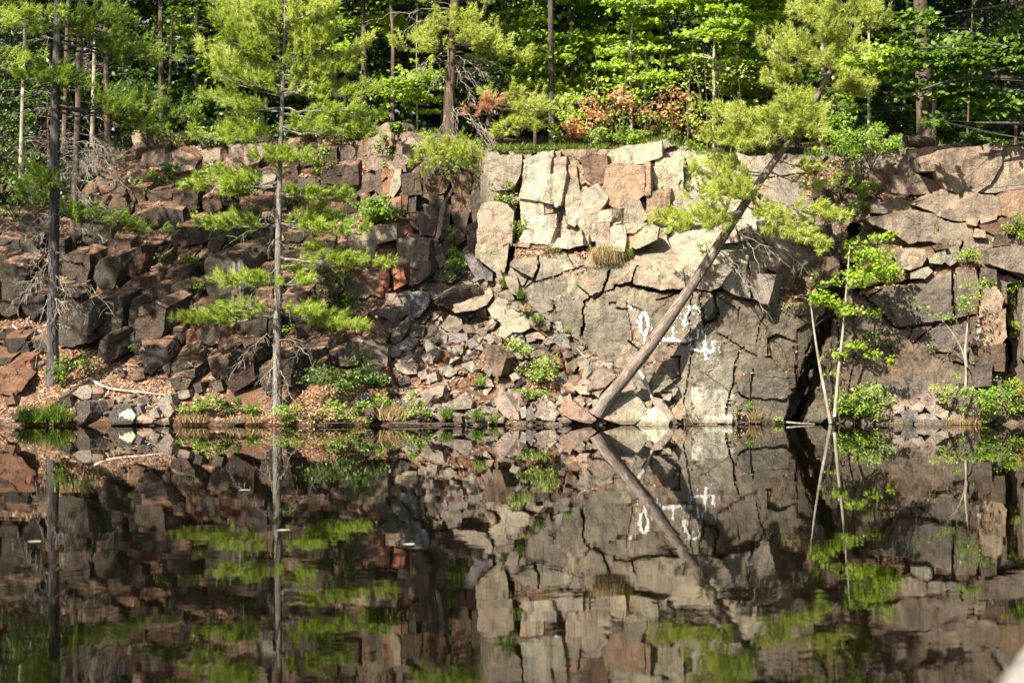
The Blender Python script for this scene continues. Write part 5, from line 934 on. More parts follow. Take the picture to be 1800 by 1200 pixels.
pine('pine_tree', 'small crooked rim pine with an orange dead spray on its left side', [(866, 268), (860, 240), (858, 215), (866, 190), (880, 178)], [6, 5.5, 5, 4, 3], 'bark_b',
     [(190, 1002, 192, -.4, 28, dict(bare=.2, half=.6)), (186, 960, 180, .3, 34, dict(half=.55)), (188, 935, 190, -.8, 34), (182, 915, 172, -.3, 34), (200, 820, 198, -.4, 20, dict(m='needle_o', half=.4)), (196, 845, 190, -.6, 22, dict(m='needle_o', half=.4)), (192, 870, 180, -.7, 24, dict(m='needle_o')), (210, 955, 222, -.5, 18, dict(bare=.4)), (215, 925, 220, -.8, 20, dict(bare=.3)), (225, 875, 238, -.6, 22, dict(bare=.1)), (205, 900, 235, -.7, 18), (180, 850, 168, .3, 24)],
     [(230, 895, 290, -1.0, .04, 6, .3), (225, 842, 250, -.3, .06, 10)], Y=4.3, seed=51, needle='needle_y')
for k, (x0, y0, x1, y1, lab) in enumerate([(806, 190, 872, 300, 'upper pale dead branch arching from the rim pines down over the edge'), (815, 205, 880, 305, 'middle pale dead branch arching from the rim pines down over the edge'), (820, 215, 866, 268, 'short pale dead branch lying between the two rim pines'), (798, 188, 795, 242, 'pale dead stick leaning on the stout rim pine trunk')]):
    mb = MB(); rs = np.random.default_rng(70 + k)
    for q in range(3): dead_limb(mb, S(x0 + q * 4, y0 + q * 3, 4.6), S(x1 + q * 5, y1 - q * 6, 3.3), rs, .12, .012, 4, .22)
    tag(mb.build('dead_branch', M['twig'], None, loc=S(x1, y1, 3.3)), lab, 'dead branch')

# ---------------------------------------------------------------- woods behind the rim
def ground_at(px, Y):
    x = (px - 900) / F * (Y + 40); return np.array([x, Y, floor_z(x, Y)])

def broadleaf(name, label, px, Y, r_px, bark, blobs, leaf='maple', size=.12, shape=LEAF_MAPLE, n=500, top=None, kink=6, group=None, seed=0, tiers=.32, base=None, cat='tree', limbs=True, hole=.05, flat=.42):
    """trunk from the forest floor, limbs to every leaf mass; blobs: (px, py, rx, ry, dY) in photo pixels"""
    rng = np.random.default_rng(seed + int(px)); g = ground_at(px, Y) if base is None else np.asarray(base, float); mpp = (Y + 40) / F
    t = thing(name, g, label, cat, group); tp = top or (px + rng.uniform(-12, 12), min(b[1] for b in blobs) - 10)
    e = S(tp[0], tp[1], Y); mid = (g + e) / 2 + np.array([rng.uniform(-1, 1) * kink * mpp, 0, 0]); mid2 = g * .3 + e * .7 + np.array([rng.uniform(-1, 1) * kink * mpp, 0, 0])
    P = smooth_line([g, mid, mid2, e], 24); mb = MB(); tube(mb, P, np.linspace(r_px, r_px * .45, 24) * mpp, 10, 0, .10, seed)
    mf, ml = MB(), mb
    for k, (bx, by, rx, ry, dY) in enumerate(blobs):
        c = S(bx, by, Y + dY); R = np.array([rx * mpp, max(rx, ry) * mpp * .9, ry * mpp])
        leaf_cloud(mf, c, R, int(n * max(rx * ry / 2000., .15)), rng, size, shape, tiers, hole, flat, seed=k * 3 + seed)
        if limbs:
            z = c[2] - R[2] * .5; i = int(np.clip(np.argmin(np.abs(P[:, 2] - z)), 1, 22)); stems(ml, P[i], [c + R * rng.uniform(-.5, .5, 3) for _ in range(3)], rng, .02, kink=.09)
    mf.build('crown', [M['stem'], M[leaf]], t); mb.build('trunk', M[bark], t, smooth=True)
    return t

def rblobs(rng, x0, y0, x1, y1, n, rx=(38, 62), ry=(16, 30), dY=1.1):
    return [(rng.uniform(x0, x1), rng.uniform(y0, y1), rng.uniform(*rx), rng.uniform(*ry), rng.uniform(-dY, dY)) for _ in range(n)]
rs = np.random.default_rng(99)
BR = [  # bright broadleaf trees seen through the gaps: trunk column, depth, trunk half width, bark, crown box, masses, leaf, label
 (1110, 6.2, 5.5, 'bark_p', (1030, -60, 1200, 190), 17, 'maple', 'slim pale-trunked maple in bright leaf right of the orange saplings'),
 (1255, 5.6, 6.0, 'bark_p', (1190, -60, 1330, 150), 14, 'maple', 'bare-topped whitish trunk with bright leaf sprays beside the leaning pine'),
 (1003, 9.0, 8, 'bark_b', (930, -40, 1060, 150), 14, 'maple', 'dark thick-trunked maple half hidden by bright leaves in the middle of the wood'),
 (940, 8.0, 6, 'bark_b', (885, 60, 1010, 190), 12, 'maple', 'brown-trunked maple with low bright leaves right of the stout rim pine'),
 (1165, 8.5, 6, 'bark_b', (1110, -40, 1250, 130), 14, 'maple', 'bright maple filling the gap behind the slim pale maple'),
 (1345, 7.5, 5, 'bark_b', (1280, -40, 1400, 190), 16, 'maple', 'bright maple just left of the pale upright trunk behind the leaning pine'),
 (1448, 6.8, 11, 'bark_p', (1420, 60, 1500, 250), 10, 'maple', 'broad pale upright trunk directly behind the leaning pine'),
 (1527, 5.8, 5, 'bark_p', (1480, 80, 1600, 125), 8, 'maple', 'thin pale trunk with a flat bright spray on top'),
 (640, 7.6, 11, 'bark_b', (590, -50, 690, 100), 12, 'maple', 'straight brown trunk with a bright leaf mass left of the stout rim pine'),
 (690, 6.9, 7.5, 'bark_b', (690, -60, 760, -20), 4, 'maple_d', 'mossy thinner brown trunk just left of the stout rim pine'),
 (734, 6.6, 2.0, 'bark_p', (690, 125, 770, 180), 6, 'maple', 'thin young maple with a round bright crown under the stout rim pine'),
 (400, 9.5, 6, 'bark_b', (310, -40, 480, 130), 15, 'maple', 'bright maple in the dark wood left of the grey pine'),
 (550, 9.5, 6, 'bark_b', (520, 20, 620, 180), 9, 'maple_d', 'dim maple behind the right side of the grey pine'),
 (880, 10.5, 8, 'bark_b', (840, -60, 940, 130), 12, 'maple', 'maple with bright layered leaves behind the stout rim pine'),
 (1060, 11, 7, 'bark_b', (1000, -30, 1120, 160), 13, 'maple_m', 'maple deep in the wood behind the orange saplings'),
 (1400, 10.5, 7, 'bark_b', (1340, -40, 1470, 200), 14, 'maple_m', 'maple deep in the wood behind the leaning pine'),
 (1590, 8.5, 4, 'bark_b', (1490, 130, 1620, 245), 12, 'maple_d', 'dim maple with low leaves left of the thick rim trunk'),
 (1290, 11.5, 7, 'bark_b', (1230, -40, 1350, 210), 14, 'maple', 'maple deep in the wood between the whitish and the pale trunks'),
]
for i, (px, Y, r_, bk, (x0, y0, x1, y1), n, lf, lab) in enumerate(BR):
    broadleaf('maple_tree', lab, px, Y, r_ * .58, bk, rblobs(rs, x0, y0, x1, y1, max(5, int(n * .9)), rx=(30, 56), ry=(13, 25)) + rblobs(rs, x0 - 30, -300, x1 + 30, -70, 7, (60, 95), (30, 45), 1.6), lf, .125, n=430, seed=200 + i, top=(px + rs.uniform(-8, 8), min(y0, -40) - 60))  # uppermost leaf masses added out of view to shade the wood's interior
# thick trunk at the rim on the right, its snag and the shaded overhanging crown
rt_ = thing('pine_tree', S(1628, 262, 3.6), 'thick brown rim trunk at the right above the cliff slabs', 'pine tree')
build_trunk('trunk', [(1630, 262, 3.6), (1626, 200, 3.6), (1622, 120, 3.6), (1618, 0, 3.6), (1616, -350, 3.6)], [17, 13.5, 11.5, 10, 7], M['bark_b'], rt_, seed=3)
for k in range(22):
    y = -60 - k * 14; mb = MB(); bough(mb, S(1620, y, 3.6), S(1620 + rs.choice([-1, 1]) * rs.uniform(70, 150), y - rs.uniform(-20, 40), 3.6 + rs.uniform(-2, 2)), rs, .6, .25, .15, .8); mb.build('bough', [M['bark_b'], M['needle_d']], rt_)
mb = MB(); tube(mb, trunk_pts([(1641, 266, 3.2), (1641, 205, 3.2), (1646, 150, 3.2)]), [.07, .055, .03], 8); tube(mb, trunk_pts([(1643, 218, 3.2), (1654, 214, 3.1), (1664, 205, 3.0)]), [.045, .035, .02], 6)
tag(mb.build('dead_snag', M['bark_p'], None, smooth=True, loc=S(1641, 266, 3.2)), 'slim pale dead stem with a side stub against the thick rim trunk', 'dead tree')
mb = MB(); tube(mb, smooth_line(S(np.array([1592, 1615, 1640]), np.array([249, 250, 252]), np.array([3.0, 3.1, 3.2])), 8), [.13, .15, .13, .15, .14, .15, .13, .12], 9, 0, .12)
mb.add(S(np.array([1592 + 9 * math.cos(a) * .3 for a in np.linspace(0, 6.283, 9)[:-1]]), np.array([249 + 9 * math.sin(a) for a in np.linspace(0, 6.283, 9)[:-1]]), np.full(8, 2.98)), [list(range(8))])
tag(mb.build('log', M['bark_b'], None, smooth=True, loc=S(1615, 256, 3.1)), 'short grey log lying at the foot of the thick rim trunk', 'log')
broadleaf('broadleaf_tree', 'dark shaded tree overhanging from the right edge with big leaves', 1960, 1.6, 11, 'bark_d',
          rblobs(rs, 1630, 20, 1900, 130, 16, (40, 70), (22, 40), 1.0) + [(1610, 40, 45, 30, 0), (1600, 95, 40, 26, -.3), (1650, 150, 45, 24, 0), (1700, 160, 50, 26, 0), (1760, 185, 50, 22, 0), (1640, 215, 24, 14, -.8), (1740, 215, 40, 18, .3), (1590, 150, 26, 18, 0)] + rblobs(rs, 1700, -200, 2000, -20, 14, (60, 90), (40, 60), 2.0), 'maple_m', .15, LEAF_OVAL, 640, seed=77, limbs=True, base=S(1960, 300, 1.6), tiers=.22)
mb = MB()
for pts in [[(1980, 76, 1.4), (1800, 78, 1.3), (1690, 82, 1.2), (1605, 86, 1.1)], [(1980, 150, 1.4), (1800, 138, 1.3), (1690, 134, 1.2), (1620, 158, 1.1)], [(1980, 100, 1.4), (1800, 115, 1.3), (1700, 134, 1.2)], [(1980, 215, 1.5), (1800, 217, 1.4), (1715, 216, 1.3)], [(1980, -20, 1.2), (1800, 5, 1.2), (1680, 22, 1.2)]]: tube(mb, smooth_line(trunk_pts(pts), 14), np.linspace(.085, .022, 14), 7, 0, .1)
for px, y0, y1 in [(1705, 268, 200), (1780, 262, 150), (1735, 265, 225)]:
    pass
mb.build('branch', M['bark_d'], bpy.data.objects['broadleaf_tree'], smooth=True)

# bare or brown trunks of the pine wood on the left and between the maples
TR = [(36, 305, 5.5, 4.0, 'bark_p', 'thin pale dead trunk at the far left', 1), (128, 445, 10, 4.35, 'bark_b', 'lichen-flecked brown trunk right behind the dark left pine', 1), (112, 262, 6.5, 9.0, 'bark_b', 'reddish trunk seen between the dark pine and the lichen-flecked trunk', 1), (134, 258, 6, 10.5, 'bark_b', 'reddish trunk behind the lichen-flecked trunk', 1),
      (162, 250, 6, 8.2, 'bark_p', 'slim tan trunk right of the lichen-flecked trunk', 0), (190, 300, 9, 7.4, 'bark_b', 'rough brown trunk wrapped in dead tangles left of the ledges', 1), (284, 232, 7.5, 9.2, 'bark_b', 'reddish-brown trunk above the pale ledge blocks', 1), (296, 228, 4, 11.0, 'bark_d', 'thin dark trunk just right of the reddish-brown trunk', 0), (30, 200, 7, 11.5, 'bark_d', 'dark trunk deep in the left wood behind the thin pale one', 0),
      (215, 236, 5, 12.5, 'bark_d', 'dark trunk deep in the wood right of the rough brown trunk', 0), (345, 232, 5, 12.0, 'bark_d', 'thin dark trunk deep in the wood left of the grey pine', 0), (450, 232, 6, 12.5, 'bark_d', 'dark trunk deep in the wood just left of the grey pine', 0), (590, 225, 6, 11.5, 'bark_d', 'dark trunk deep in the wood right of the grey pine', 0), (845, 240, 6, 11, 'bark_d', 'dark trunk deep in the wood behind the small rim pine', 0),
      (970, 250, 9, 7.0, 'bark_d', 'dark trunk right behind the small crooked rim pine', 0), (1235, 250, 6, 13, 'bark_d', 'dark trunk deep in the wood left of the whitish trunk', 0), (1380, 250, 8, 13.5, 'bark_b', 'brown trunk deep in the wood left of the pale upright trunk', 0), (1560, 250, 10, 10, 'bark_b', 'dim brown trunk left of the thick rim trunk', 0), (1700, 260, 3, 5.2, 'bark_b', 'thin brown stem in the shade right of the thick rim trunk', 0), (1785, 255, 4, 5.5, 'bark_b', 'thin slanting stem in the shade at the right edge', 0), (1735, 250, 9, 12, 'bark_d', 'dark trunk deep in the shade at the right', 0)]
for i, (px, by, r_, Y, bk, lab, dd) in enumerate(TR):
    g = S(px, by, Y); t = thing('pine_tree', g, lab, 'pine tree'); lean_ = rs.uniform(-8, 14); mpp = (Y + 40) / F
    _, P = build_trunk('trunk', [(px, by, Y), (px + lean_ * .4, by - 150, Y), (px + lean_, by - 320, Y), (px + lean_ * 1.5, -330, Y)], [r_ * .66, r_ * .56, r_ * .48, r_ * .3], M[bk], t, n=26, sides=9, seed=400 + i)
    for k in range(7 if r_ > 4 else 2):
        y = -40 - k * 42 + rs.uniform(-15, 15); a = on_line(P, y)
        for sgn in (-1, 1):
            mb = MB(); bough(mb, a, a + np.array([sgn * rs.uniform(1.0, 2.6), rs.uniform(-1.8, 1.8), rs.uniform(-.3, .5)]), rs, .65, .28, .15, .6, K=9, ln=.14); mb.build('bough', [M['bark_d'], M['needle_d']], t)
    for k in range(9 if dd else 3):
        y = rs.uniform(20, by - 30); a = on_line(P, y); mb = MB(); dead_limb(mb, a, a + np.array([rs.choice([-1, 1]) * rs.uniform(.5, 1.3), rs.uniform(-.9, .5), rs.uniform(-.35, .15)]), rs, .08, .010, 9 if dd else 5, .4); mb.build('dead_branch', [M['twig' if dd else 'stem']], t)
t = [o for o in COL.objects if o.get('label', '').startswith('rough brown trunk wrapped')][0]
for k in range(16):
    mb = MB(); dead_limb(mb, S(190 + rs.uniform(-5, 5), rs.uniform(235, 290), 7.35), S(190 + rs.uniform(-70, 40), rs.uniform(270, 340), 6.9), rs, .16, .009, 14, .5); mb.build('dead_branch', [M['twig']], t)

# dim understory and tall trees further back that close the wood
for i in range(26):
    px = -150 + i * 85 + rs.uniform(-30, 30); Y = rs.uniform(13, 26); lft = px < 560
    bl = rblobs(rs, px - 130, -230, px + 130, 215, 13, (70, 110), (32, 60), 2.2)
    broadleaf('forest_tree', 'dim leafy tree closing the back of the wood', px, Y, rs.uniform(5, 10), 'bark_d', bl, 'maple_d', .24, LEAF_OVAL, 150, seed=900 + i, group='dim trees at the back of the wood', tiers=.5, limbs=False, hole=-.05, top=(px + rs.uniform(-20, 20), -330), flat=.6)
for i in range(14):
    px = -80 + i * 140 + rs.uniform(-30, 30); Y = rs.uniform(6.5, 12)
    if 900 < px < 1420: Y += 4
    broadleaf('understory_tree', 'low dim sapling in the shade of the wood', px, Y, 2.2, 'stem', rblobs(rs, px - 70, 110, px + 70, 225, 7, (30, 55), (14, 26), 1.0), 'maple_d', .13, LEAF_OVAL, 300, seed=1300 + i, group='dim saplings in the shade of the wood', limbs=False, top=(px, 150))
mb = MB()
n = 60000; X = rs.uniform(-60, 60, n); Yw = rs.uniform(27, 40, n); Z = 6 + rs.uniform(0, 1, n) ** 1.1 * 24
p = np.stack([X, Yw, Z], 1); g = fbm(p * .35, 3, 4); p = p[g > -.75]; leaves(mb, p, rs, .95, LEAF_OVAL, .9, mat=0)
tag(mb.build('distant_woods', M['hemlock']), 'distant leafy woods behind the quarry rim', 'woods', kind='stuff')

# orange withered beech saplings and rim undergrowth
for px, py, w_, h_, lab in [(1052, 192, 90, 70, 'withered orange beech sapling left of the slim pale maple'), (1088, 172, 60, 50, 'withered orange beech sapling touching the slim pale maple'), (1150, 200, 110, 76, 'withered orange beech sapling right of the slim pale maple'), (1205, 212, 60, 60, 'withered orange beech sapling left of the whitish trunk'), (1310, 212, 90, 50, 'withered orange beech sapling right of the whitish trunk'), (1010, 222, 46, 40, 'withered orange beech sapling by the young pine thicket'), (1178, 170, 70, 40, 'withered orange beech sapling highest under the bright maples')]:
    shrub(px, py, w_, h_, lab, 'orange', 230, .085, Y=4.6 + rs.random() * 1.6, name='beech_sapling', cat='sapling', stemmat='stem', group='withered beech saplings on the rim', hole=.12, bottom=252)
for k in range(22):
    px = 1030 + k * 14 + rs.uniform(-6, 6); Yk = 4.0 + rs.random() * 3; mb = MB(); tube(mb, smooth_line(np.stack([ground_at(px, Yk), S(px + rs.uniform(-6, 6), 180, Yk), S(px + rs.uniform(-14, 14), rs.uniform(60, 150), Yk)]), 8), np.linspace(.022, .008, 8), 5)
    for q in range(3): leaf_cloud(mb, S(px + rs.uniform(-25, 25), rs.uniform(110, 235), Yk), np.array([.35, .35, .16]), 26, rs, .09, hole=0, mat=1)
    tag(mb.build('thin_sapling', [M['stem'], M['maple' if k % 2 else 'shrub_p']], None, loc=ground_at(px, Yk)), 'thin upright sapling stem among the withered beeches', 'sapling', 'thin sapling stems among the withered beeches')
for px, py, w_, h_, m_, lab in [(1050, 235, 60, 36, 'shrub_p', 'pale yellow-green rim bush above the grey lichened ledge'), (1100, 240, 70, 30, 'shrub', 'yellow-green rim bush below the slim pale maple'), (1170, 240, 66, 34, 'shrub_p', 'pale rim bush right of the slim pale maple'), (1215, 265, 44, 40, 'shrub', 'green bush in the rim notch under the whitish trunk'), (1000, 215, 60, 90, 'needle', 'young pine thicket right of the small crooked rim pine'),
                               (1470, 225, 70, 70, 'shrub', 'green undergrowth at the foot of the pale upright trunk'), (1545, 235, 80, 50, 'shrub', 'green undergrowth below the thin pale trunk'), (1720, 240, 90, 40, 'shrub_d', 'dark undergrowth right of the thick rim trunk'), (790, 250, 60, 20, 'shrub_p', 'small pale bush at the foot of the stout rim pine'), (700, 225, 20, 18, 'shrub', 'tiny green bush on the rusty corner block'),
                               (60, 300, 110, 120, 'shrub_d', 'dark leafy mass behind the thin pale dead trunk'), (20, 230, 80, 90, 'shrub_d', 'dark leafy mass at the far left edge'), (430, 205, 90, 60, 'shrub_d', 'dim undergrowth left of the grey pine'), (560, 210, 90, 60, 'shrub_d', 'dim undergrowth right of the grey pine')]:
    shrub(px, py, w_, h_, lab, m_, 520, .075, Y=(4.2 if px > 600 else 7.2) + rs.random(), hole=.0, bottom=min(py + h_ / 2 + 6, 262 if px > 600 else 370))

# shrubs on the ledges, the scree and the waterline
for a in [(660, 370, 92, 66, 'round bright green bush on the left ledge', 'shrub', 1500, .07), (805, 460, 52, 46, 'bright bush at the top of the scree', 'shrub', 700, .06), (796, 425, 22, 60, 'pale upright sprig above the bush at the scree top', 'shrub_p', 220, .05), (942, 632, 104, 78, 'pale airy bush in the middle of the scree', 'shrub_p', 1100, .06), (935, 688, 60, 26, 'small green bush low below the pale scree bush', 'shrub', 300, .05),
          (606, 668, 120, 100, 'dark-leaved bush near the water right of the grey pine', 'shrub_d', 1300, .06), (595, 720, 110, 44, 'thin yellowish undergrowth at the water below the dark-leaved bush', 'shrub', 520, .05), (660, 710, 60, 40, 'small leafy bush between the dark-leaved bush and the yellow-green one', 'shrub', 380, .05), (724, 710, 60, 58, 'yellow-green bush at the waterline of the scree', 'shrub_p', 800, .055),
          (362, 712, 44, 40, 'bright green shrub on the left shore', 'shrub', 560, .055), (402, 714, 44, 30, 'darker green shrub touching the bright one on the left shore', 'shrub_d', 420, .055), (442, 716, 28, 24, 'small bright plant left of the grey pine foot', 'shrub', 260, .055), (328, 718, 36, 22, 'thin grassy shrub at the left shore beside the grey stones', 'shrub', 240, .05), (500, 722, 60, 36, 'sparse shrub at the foot of the grey pine', 'shrub', 420, .05), (560, 726, 60, 30, 'brown brushy growth at the water right of the grey pine', 'dry', 360, .06),
          (590, 515, 80, 110, 'dark green thicket right of the grey pine', 'shrub_d', 1100, .065), (380, 300, 60, 34, 'green ledge shrub left of the grey pine, upper', 'shrub', 520, .07), (330, 318, 66, 32, 'green ledge shrub above the dark blocks', 'shrub', 560, .07), (300, 300, 50, 26, 'green ledge shrub between the pale blocks', 'shrub_d', 400, .07), (262, 318, 62, 34, 'green ledge shrub above the brown blocks', 'shrub', 500, .07), (415, 340, 90, 26, 'low ledge growth left of the grey pine', 'shrub', 460, .065), (450, 372, 60, 40, 'dark ledge growth behind the grey pine', 'shrub_d', 380, .06),
          (430, 420, 70, 60, 'dark leafy growth beside the white-streaked block', 'shrub_d', 560, .06), (345, 505, 40, 36, 'small green plant left of the white-streaked block', 'shrub', 300, .055), (335, 455, 30, 26, 'tuft of green on the litter ledge', 'shrub', 140, .05), (570, 285, 50, 60, 'blue-green sapling leaves right of the grey pine', 'shrub', 420, .06), (676, 265, 34, 60, 'sparse green sapling on the rusty corner block', 'shrub', 160, .06), (515, 345, 40, 34, 'small bright plant just right of the grey pine', 'shrub', 260, .06),
          (890, 350, 62, 62, 'green bush growing from the buttress crack', 'shrub', 620, .055), (912, 395, 24, 56, 'thin green sprig in the buttress crack', 'shrub', 170, .05), (1533, 262, 140, 70, 'large green bush above the right-hand slabs', 'shrub', 1300, .065), (1480, 320, 56, 66, 'green bush left of the right-hand slabs', 'shrub', 420, .06), (1530, 335, 50, 34, 'yellow-green bush on the right-hand ledge', 'shrub', 380, .055), (1510, 362, 54, 34, 'bright low bush below the right-hand ledge', 'shrub', 400, .055), (1538, 402, 40, 36, 'dark green bush on the right-hand slab', 'shrub_d', 300, .05),
          (1210, 322, 18, 26, 'small sprig beside the orange column', 'shrub', 70, .05), (1160, 330, 24, 24, 'small green plant right of the orange column', 'shrub', 130, .05), (1645, 405, 18, 30, 'tiny sprig in the middle of the right-hand slab', 'shrub', 80, .045), (1700, 452, 66, 34, 'green bush on the ledge right of the small stones', 'shrub', 380, .05), (1790, 398, 50, 60, 'bright bush at the right edge, highest', 'shrub', 480, .055), (1735, 498, 34, 40, 'bright bush in the notch left of the dark gap', 'shrub', 260, .05), (1775, 522, 50, 70, 'bright bush hanging in the dark gap', 'shrub', 420, .05), (1785, 575, 36, 40, 'round bright bush below the dark gap bush', 'shrub', 260, .05),
          (1540, 695, 110, 84, 'airy yellow-green bush right of the twin saplings', 'shrub_p', 900, .055), (1500, 712, 60, 60, 'dense bright bush at the foot of the twin saplings', 'shrub', 700, .06), (1478, 700, 36, 50, 'bright leaves around the twin sapling stems', 'shrub', 360, .065), (1720, 715, 76, 66, 'bright green bush at the foot of the forked sapling', 'shrub', 800, .055), (1668, 690, 64, 60, 'thin pale bush left of the forked sapling', 'shrub_p', 420, .05), (1775, 690, 70, 80, 'green bush near the water at the right edge', 'shrub', 620, .055), (1640, 610, 22, 20, 'wisp of leaves on the rippled slab', 'shrub', 50, .045),
          (1320, 714, 17, 18, 'small bright sprig in the crack just above the water', 'shrub', 110, .045), (1296, 724, 14, 28, 'thin yellow-green stalk at the water', 'dry', 60, .045), (1368, 736, 22, 16, 'tiny yellow plant on a dead stick at the water', 'shrub_p', 70, .045), (150, 640, 66, 40, 'yellow herb patch right of the dark pine foot', 'shrub_p', 340, .045), (110, 652, 40, 52, 'leafy vine round the foot of the dark pine', 'shrub', 340, .045), (88, 640, 26, 50, 'bluish vine leaves on the left of the dark pine foot', 'shrub_d', 240, .045),
          (30, 350, 150, 70, 'added dark low growth covering the lit ground at the far left edge', 'shrub_d', 900, .08), (60, 325, 90, 70, 'dark bushy pine spray behind the dark pine', 'shrub_d', 500, .07), (1400, 540, 60, 22, 'low yellow growth on the litter ledge', 'shrub_p', 180, .04), (1460, 640, 40, 60, 'sparse twig leaves on the wall right of the fissure', 'shrub_p', 110, .05), (1540, 590, 70, 40, 'thin leaves before the dark slab', 'shrub', 150, .05), (1240, 432, 40, 26, 'green tuft on the ledge left of the leaning trunk', 'shrub', 150, .045)]:  # far-left dark growth added to hide sunlit ground
    shrub(*a)
# twin saplings and the forked sapling
def sapling(label, lines, blobs, Y, r0, leaf='shrub', size=.075, n=130, shape=LEAF_MAPLE):
    rng = np.random.default_rng(int(blobs[0][0])); base = S(*lines[0][0], Y); t = thing('sapling', base, label, 'sapling')
    for L in lines:
        mb = MB(); P = smooth_line(S(np.array([a for a, _ in L]), np.array([b for _, b in L]), np.full(len(L), Y)), 16); tube(mb, P, np.linspace(r0, r0 * .35, 16), 7, 0, .08); mb.build('stem', M['bark_p'], t, smooth=True)
    mf, ml = MB(), MB()
    for k, (x, y, rx, ry) in enumerate(blobs):
        c = S(x, y, Y + rng.uniform(-.35, .2)); m_ = (Y + 40) / F; leaf_cloud(mf, c, np.array([rx, rx * .8, ry]) * m_, int(n * rx * ry / 300), rng, size, shape, 0, .0, .75, seed=k)
        L = lines[min(range(len(lines)), key=lambda i: min(abs(q[0] - x) + abs(q[1] - y) for q in lines[i]))]; q = min(L, key=lambda q: abs(q[0] - x) + .5 * abs(q[1] - y - 20)); stems(mf, S(*q, Y), [c], rng, .006)
    mf.build('foliage', [M['stem'], M[leaf]], t)
sapling('left one of the twin pale saplings, bent and leafy at mid height', [[(1460, 744), (1450, 690), (1440, 640), (1430, 575), (1424, 520)]], [(1445, 522, 28, 14), (1475, 535, 24, 12), (1485, 548, 18, 10), (1440, 500, 16, 8), (1432, 480, 10, 6)], -.15, .042, 'maple')
sapling('right one of the twin pale saplings, straight with a bright flat crown', [[(1467, 732), (1473, 660), (1482, 580), (1488, 510), (1494, 430)]], [(1530, 475, 45, 20), (1500, 490, 40, 16), (1560, 470, 30, 16), (1540, 446, 36, 14), (1515, 450, 30, 14), (1560, 490, 24, 12), (1505, 430, 26, 12), (1548, 418, 24, 9), (1570, 410, 12, 6), (1575, 480, 16, 10), (1500, 545, 20, 9), (1535, 550, 22, 9), (1505, 606, 22, 10), (1535, 622, 18, 9), (1480, 622, 16, 8), (1565, 632, 12, 7)], -.2, .042, 'maple')
sapling('forked white sapling with sparse leaves near the right edge', [[(1693, 745), (1697, 690), (1699, 640), (1690, 610), (1672, 580), (1655, 562)], [(1699, 645), (1696, 620), (1699, 590), (1702, 555)]], [(1620, 540, 16, 6), (1645, 553, 22, 6), (1670, 558, 18, 6), (1700, 540, 26, 9), (1690, 525, 20, 8), (1715, 520, 20, 8), (1720, 505, 16, 8), (1600, 525, 12, 5), (1700, 500, 12, 6), (1680, 660, 14, 6), (1705, 635, 9, 6)], -.1, .036, 'shrub', .065, 90, LEAF_OVAL)

# grass
for a in [(48, 742, 28, 36, 'green grass tuft at the water, leftmost of four', 'grass'), (72, 742, 26, 38, 'green grass tuft at the water, second of four from the left', 'grass'), (100, 742, 26, 44, 'green grass tuft with tall blades at the water, third of four from the left', 'grass'), (122, 740, 16, 26, 'low grass tuft at the water beside the wedge-topped stone', 'grass'), (840, 738, 18, 22, 'short grass tuft at the water under the scree', 'grass'), (872, 742, 28, 18, 'low round grass tuft at the water beside the blue-grey slab', 'grass'), (786, 735, 18, 24, 'small sprouting tuft between the flat slab and the water', 'grass'),
          (888, 505, 12, 26, 'grass tuft in the gap at the top of the scree wall', 'grass'), (915, 525, 14, 22, 'grass tuft beside the cliff at the upper scree edge', 'grass'), (945, 565, 22, 14, 'dark grass tuft on the needle strip beside the cliff', 'grass'), (925, 548, 18, 16, 'dry grass tuft on the needle strip beside the cliff', 'dry'), (996, 585, 12, 14, 'pale rosette plant against the cliff beside the scree', 'shrub_p'), (845, 678, 20, 22, 'pale tussock in the middle of the lower scree', 'shrub_p'),
          (1060, 442, 70, 10, 'short green grass along the ledge below the pale blocks', 'grass'), (690, 738, 60, 36, 'dry straw grass at the water left of the yellow-green bush', 'dry'), (340, 742, 60, 22, 'dry grass fringe on the left shore', 'dry'), (430, 742, 80, 18, 'dry grass fringe left of the grey pine', 'dry'), (1325, 742, 20, 28, 'rusty dry grass clump in the crack at the water', 'dry'), (1690, 745, 70, 16, 'rusty grass fringe under the forked sapling', 'dry'), (970, 442, 40, 8, 'short grass on the ledge left of the hanging grass', 'grass')]:
    grass(*a, n=260)
grass(1065, 462, 56, 60, 'dry blond grass hanging from the ledge', 'dry', 190, Y=1.15, hang=True); grass(1085, 450, 60, 34, 'yellow-green grass growing on the ledge above the hanging grass', 'grass', 320, Y=1.3, hang=True)
for x in range(875, 1060, 26): grass(x, 262 + (x % 3), 34, 14, 'short green grass on the cliff rim', 'grass', 150, Y=3.1, group='green rim grass')
mb = MB(); n = 26000; X = rs.uniform(-14, 14, n); Yg = 3.2 + rs.uniform(0, 1, n) ** 1.6 * 12
z = np.array([floor_z(a, b) for a, b in zip(X, Yg)]); p = np.stack([X, Yg, z + .05], 1); g = fbm(p * np.array([.5, .5, 0]), 3, 77); k = (g > .05) & (X > -2.5); p = p[k]; d = unit(rs.normal(size=(len(p), 3)) * .35 + np.array([0, 0, 1])); s_ = np.cross(d, unit(rs.normal(size=(len(p), 3)))) * .012
mb.polys(np.stack([p - s_, p + s_, p + d * rs.uniform(.08, .28, (len(p), 1))], 1)); tag(mb.build('ground_cover', M['grass']), 'grassy ground cover between the rim trees', 'ground cover', kind='stuff')

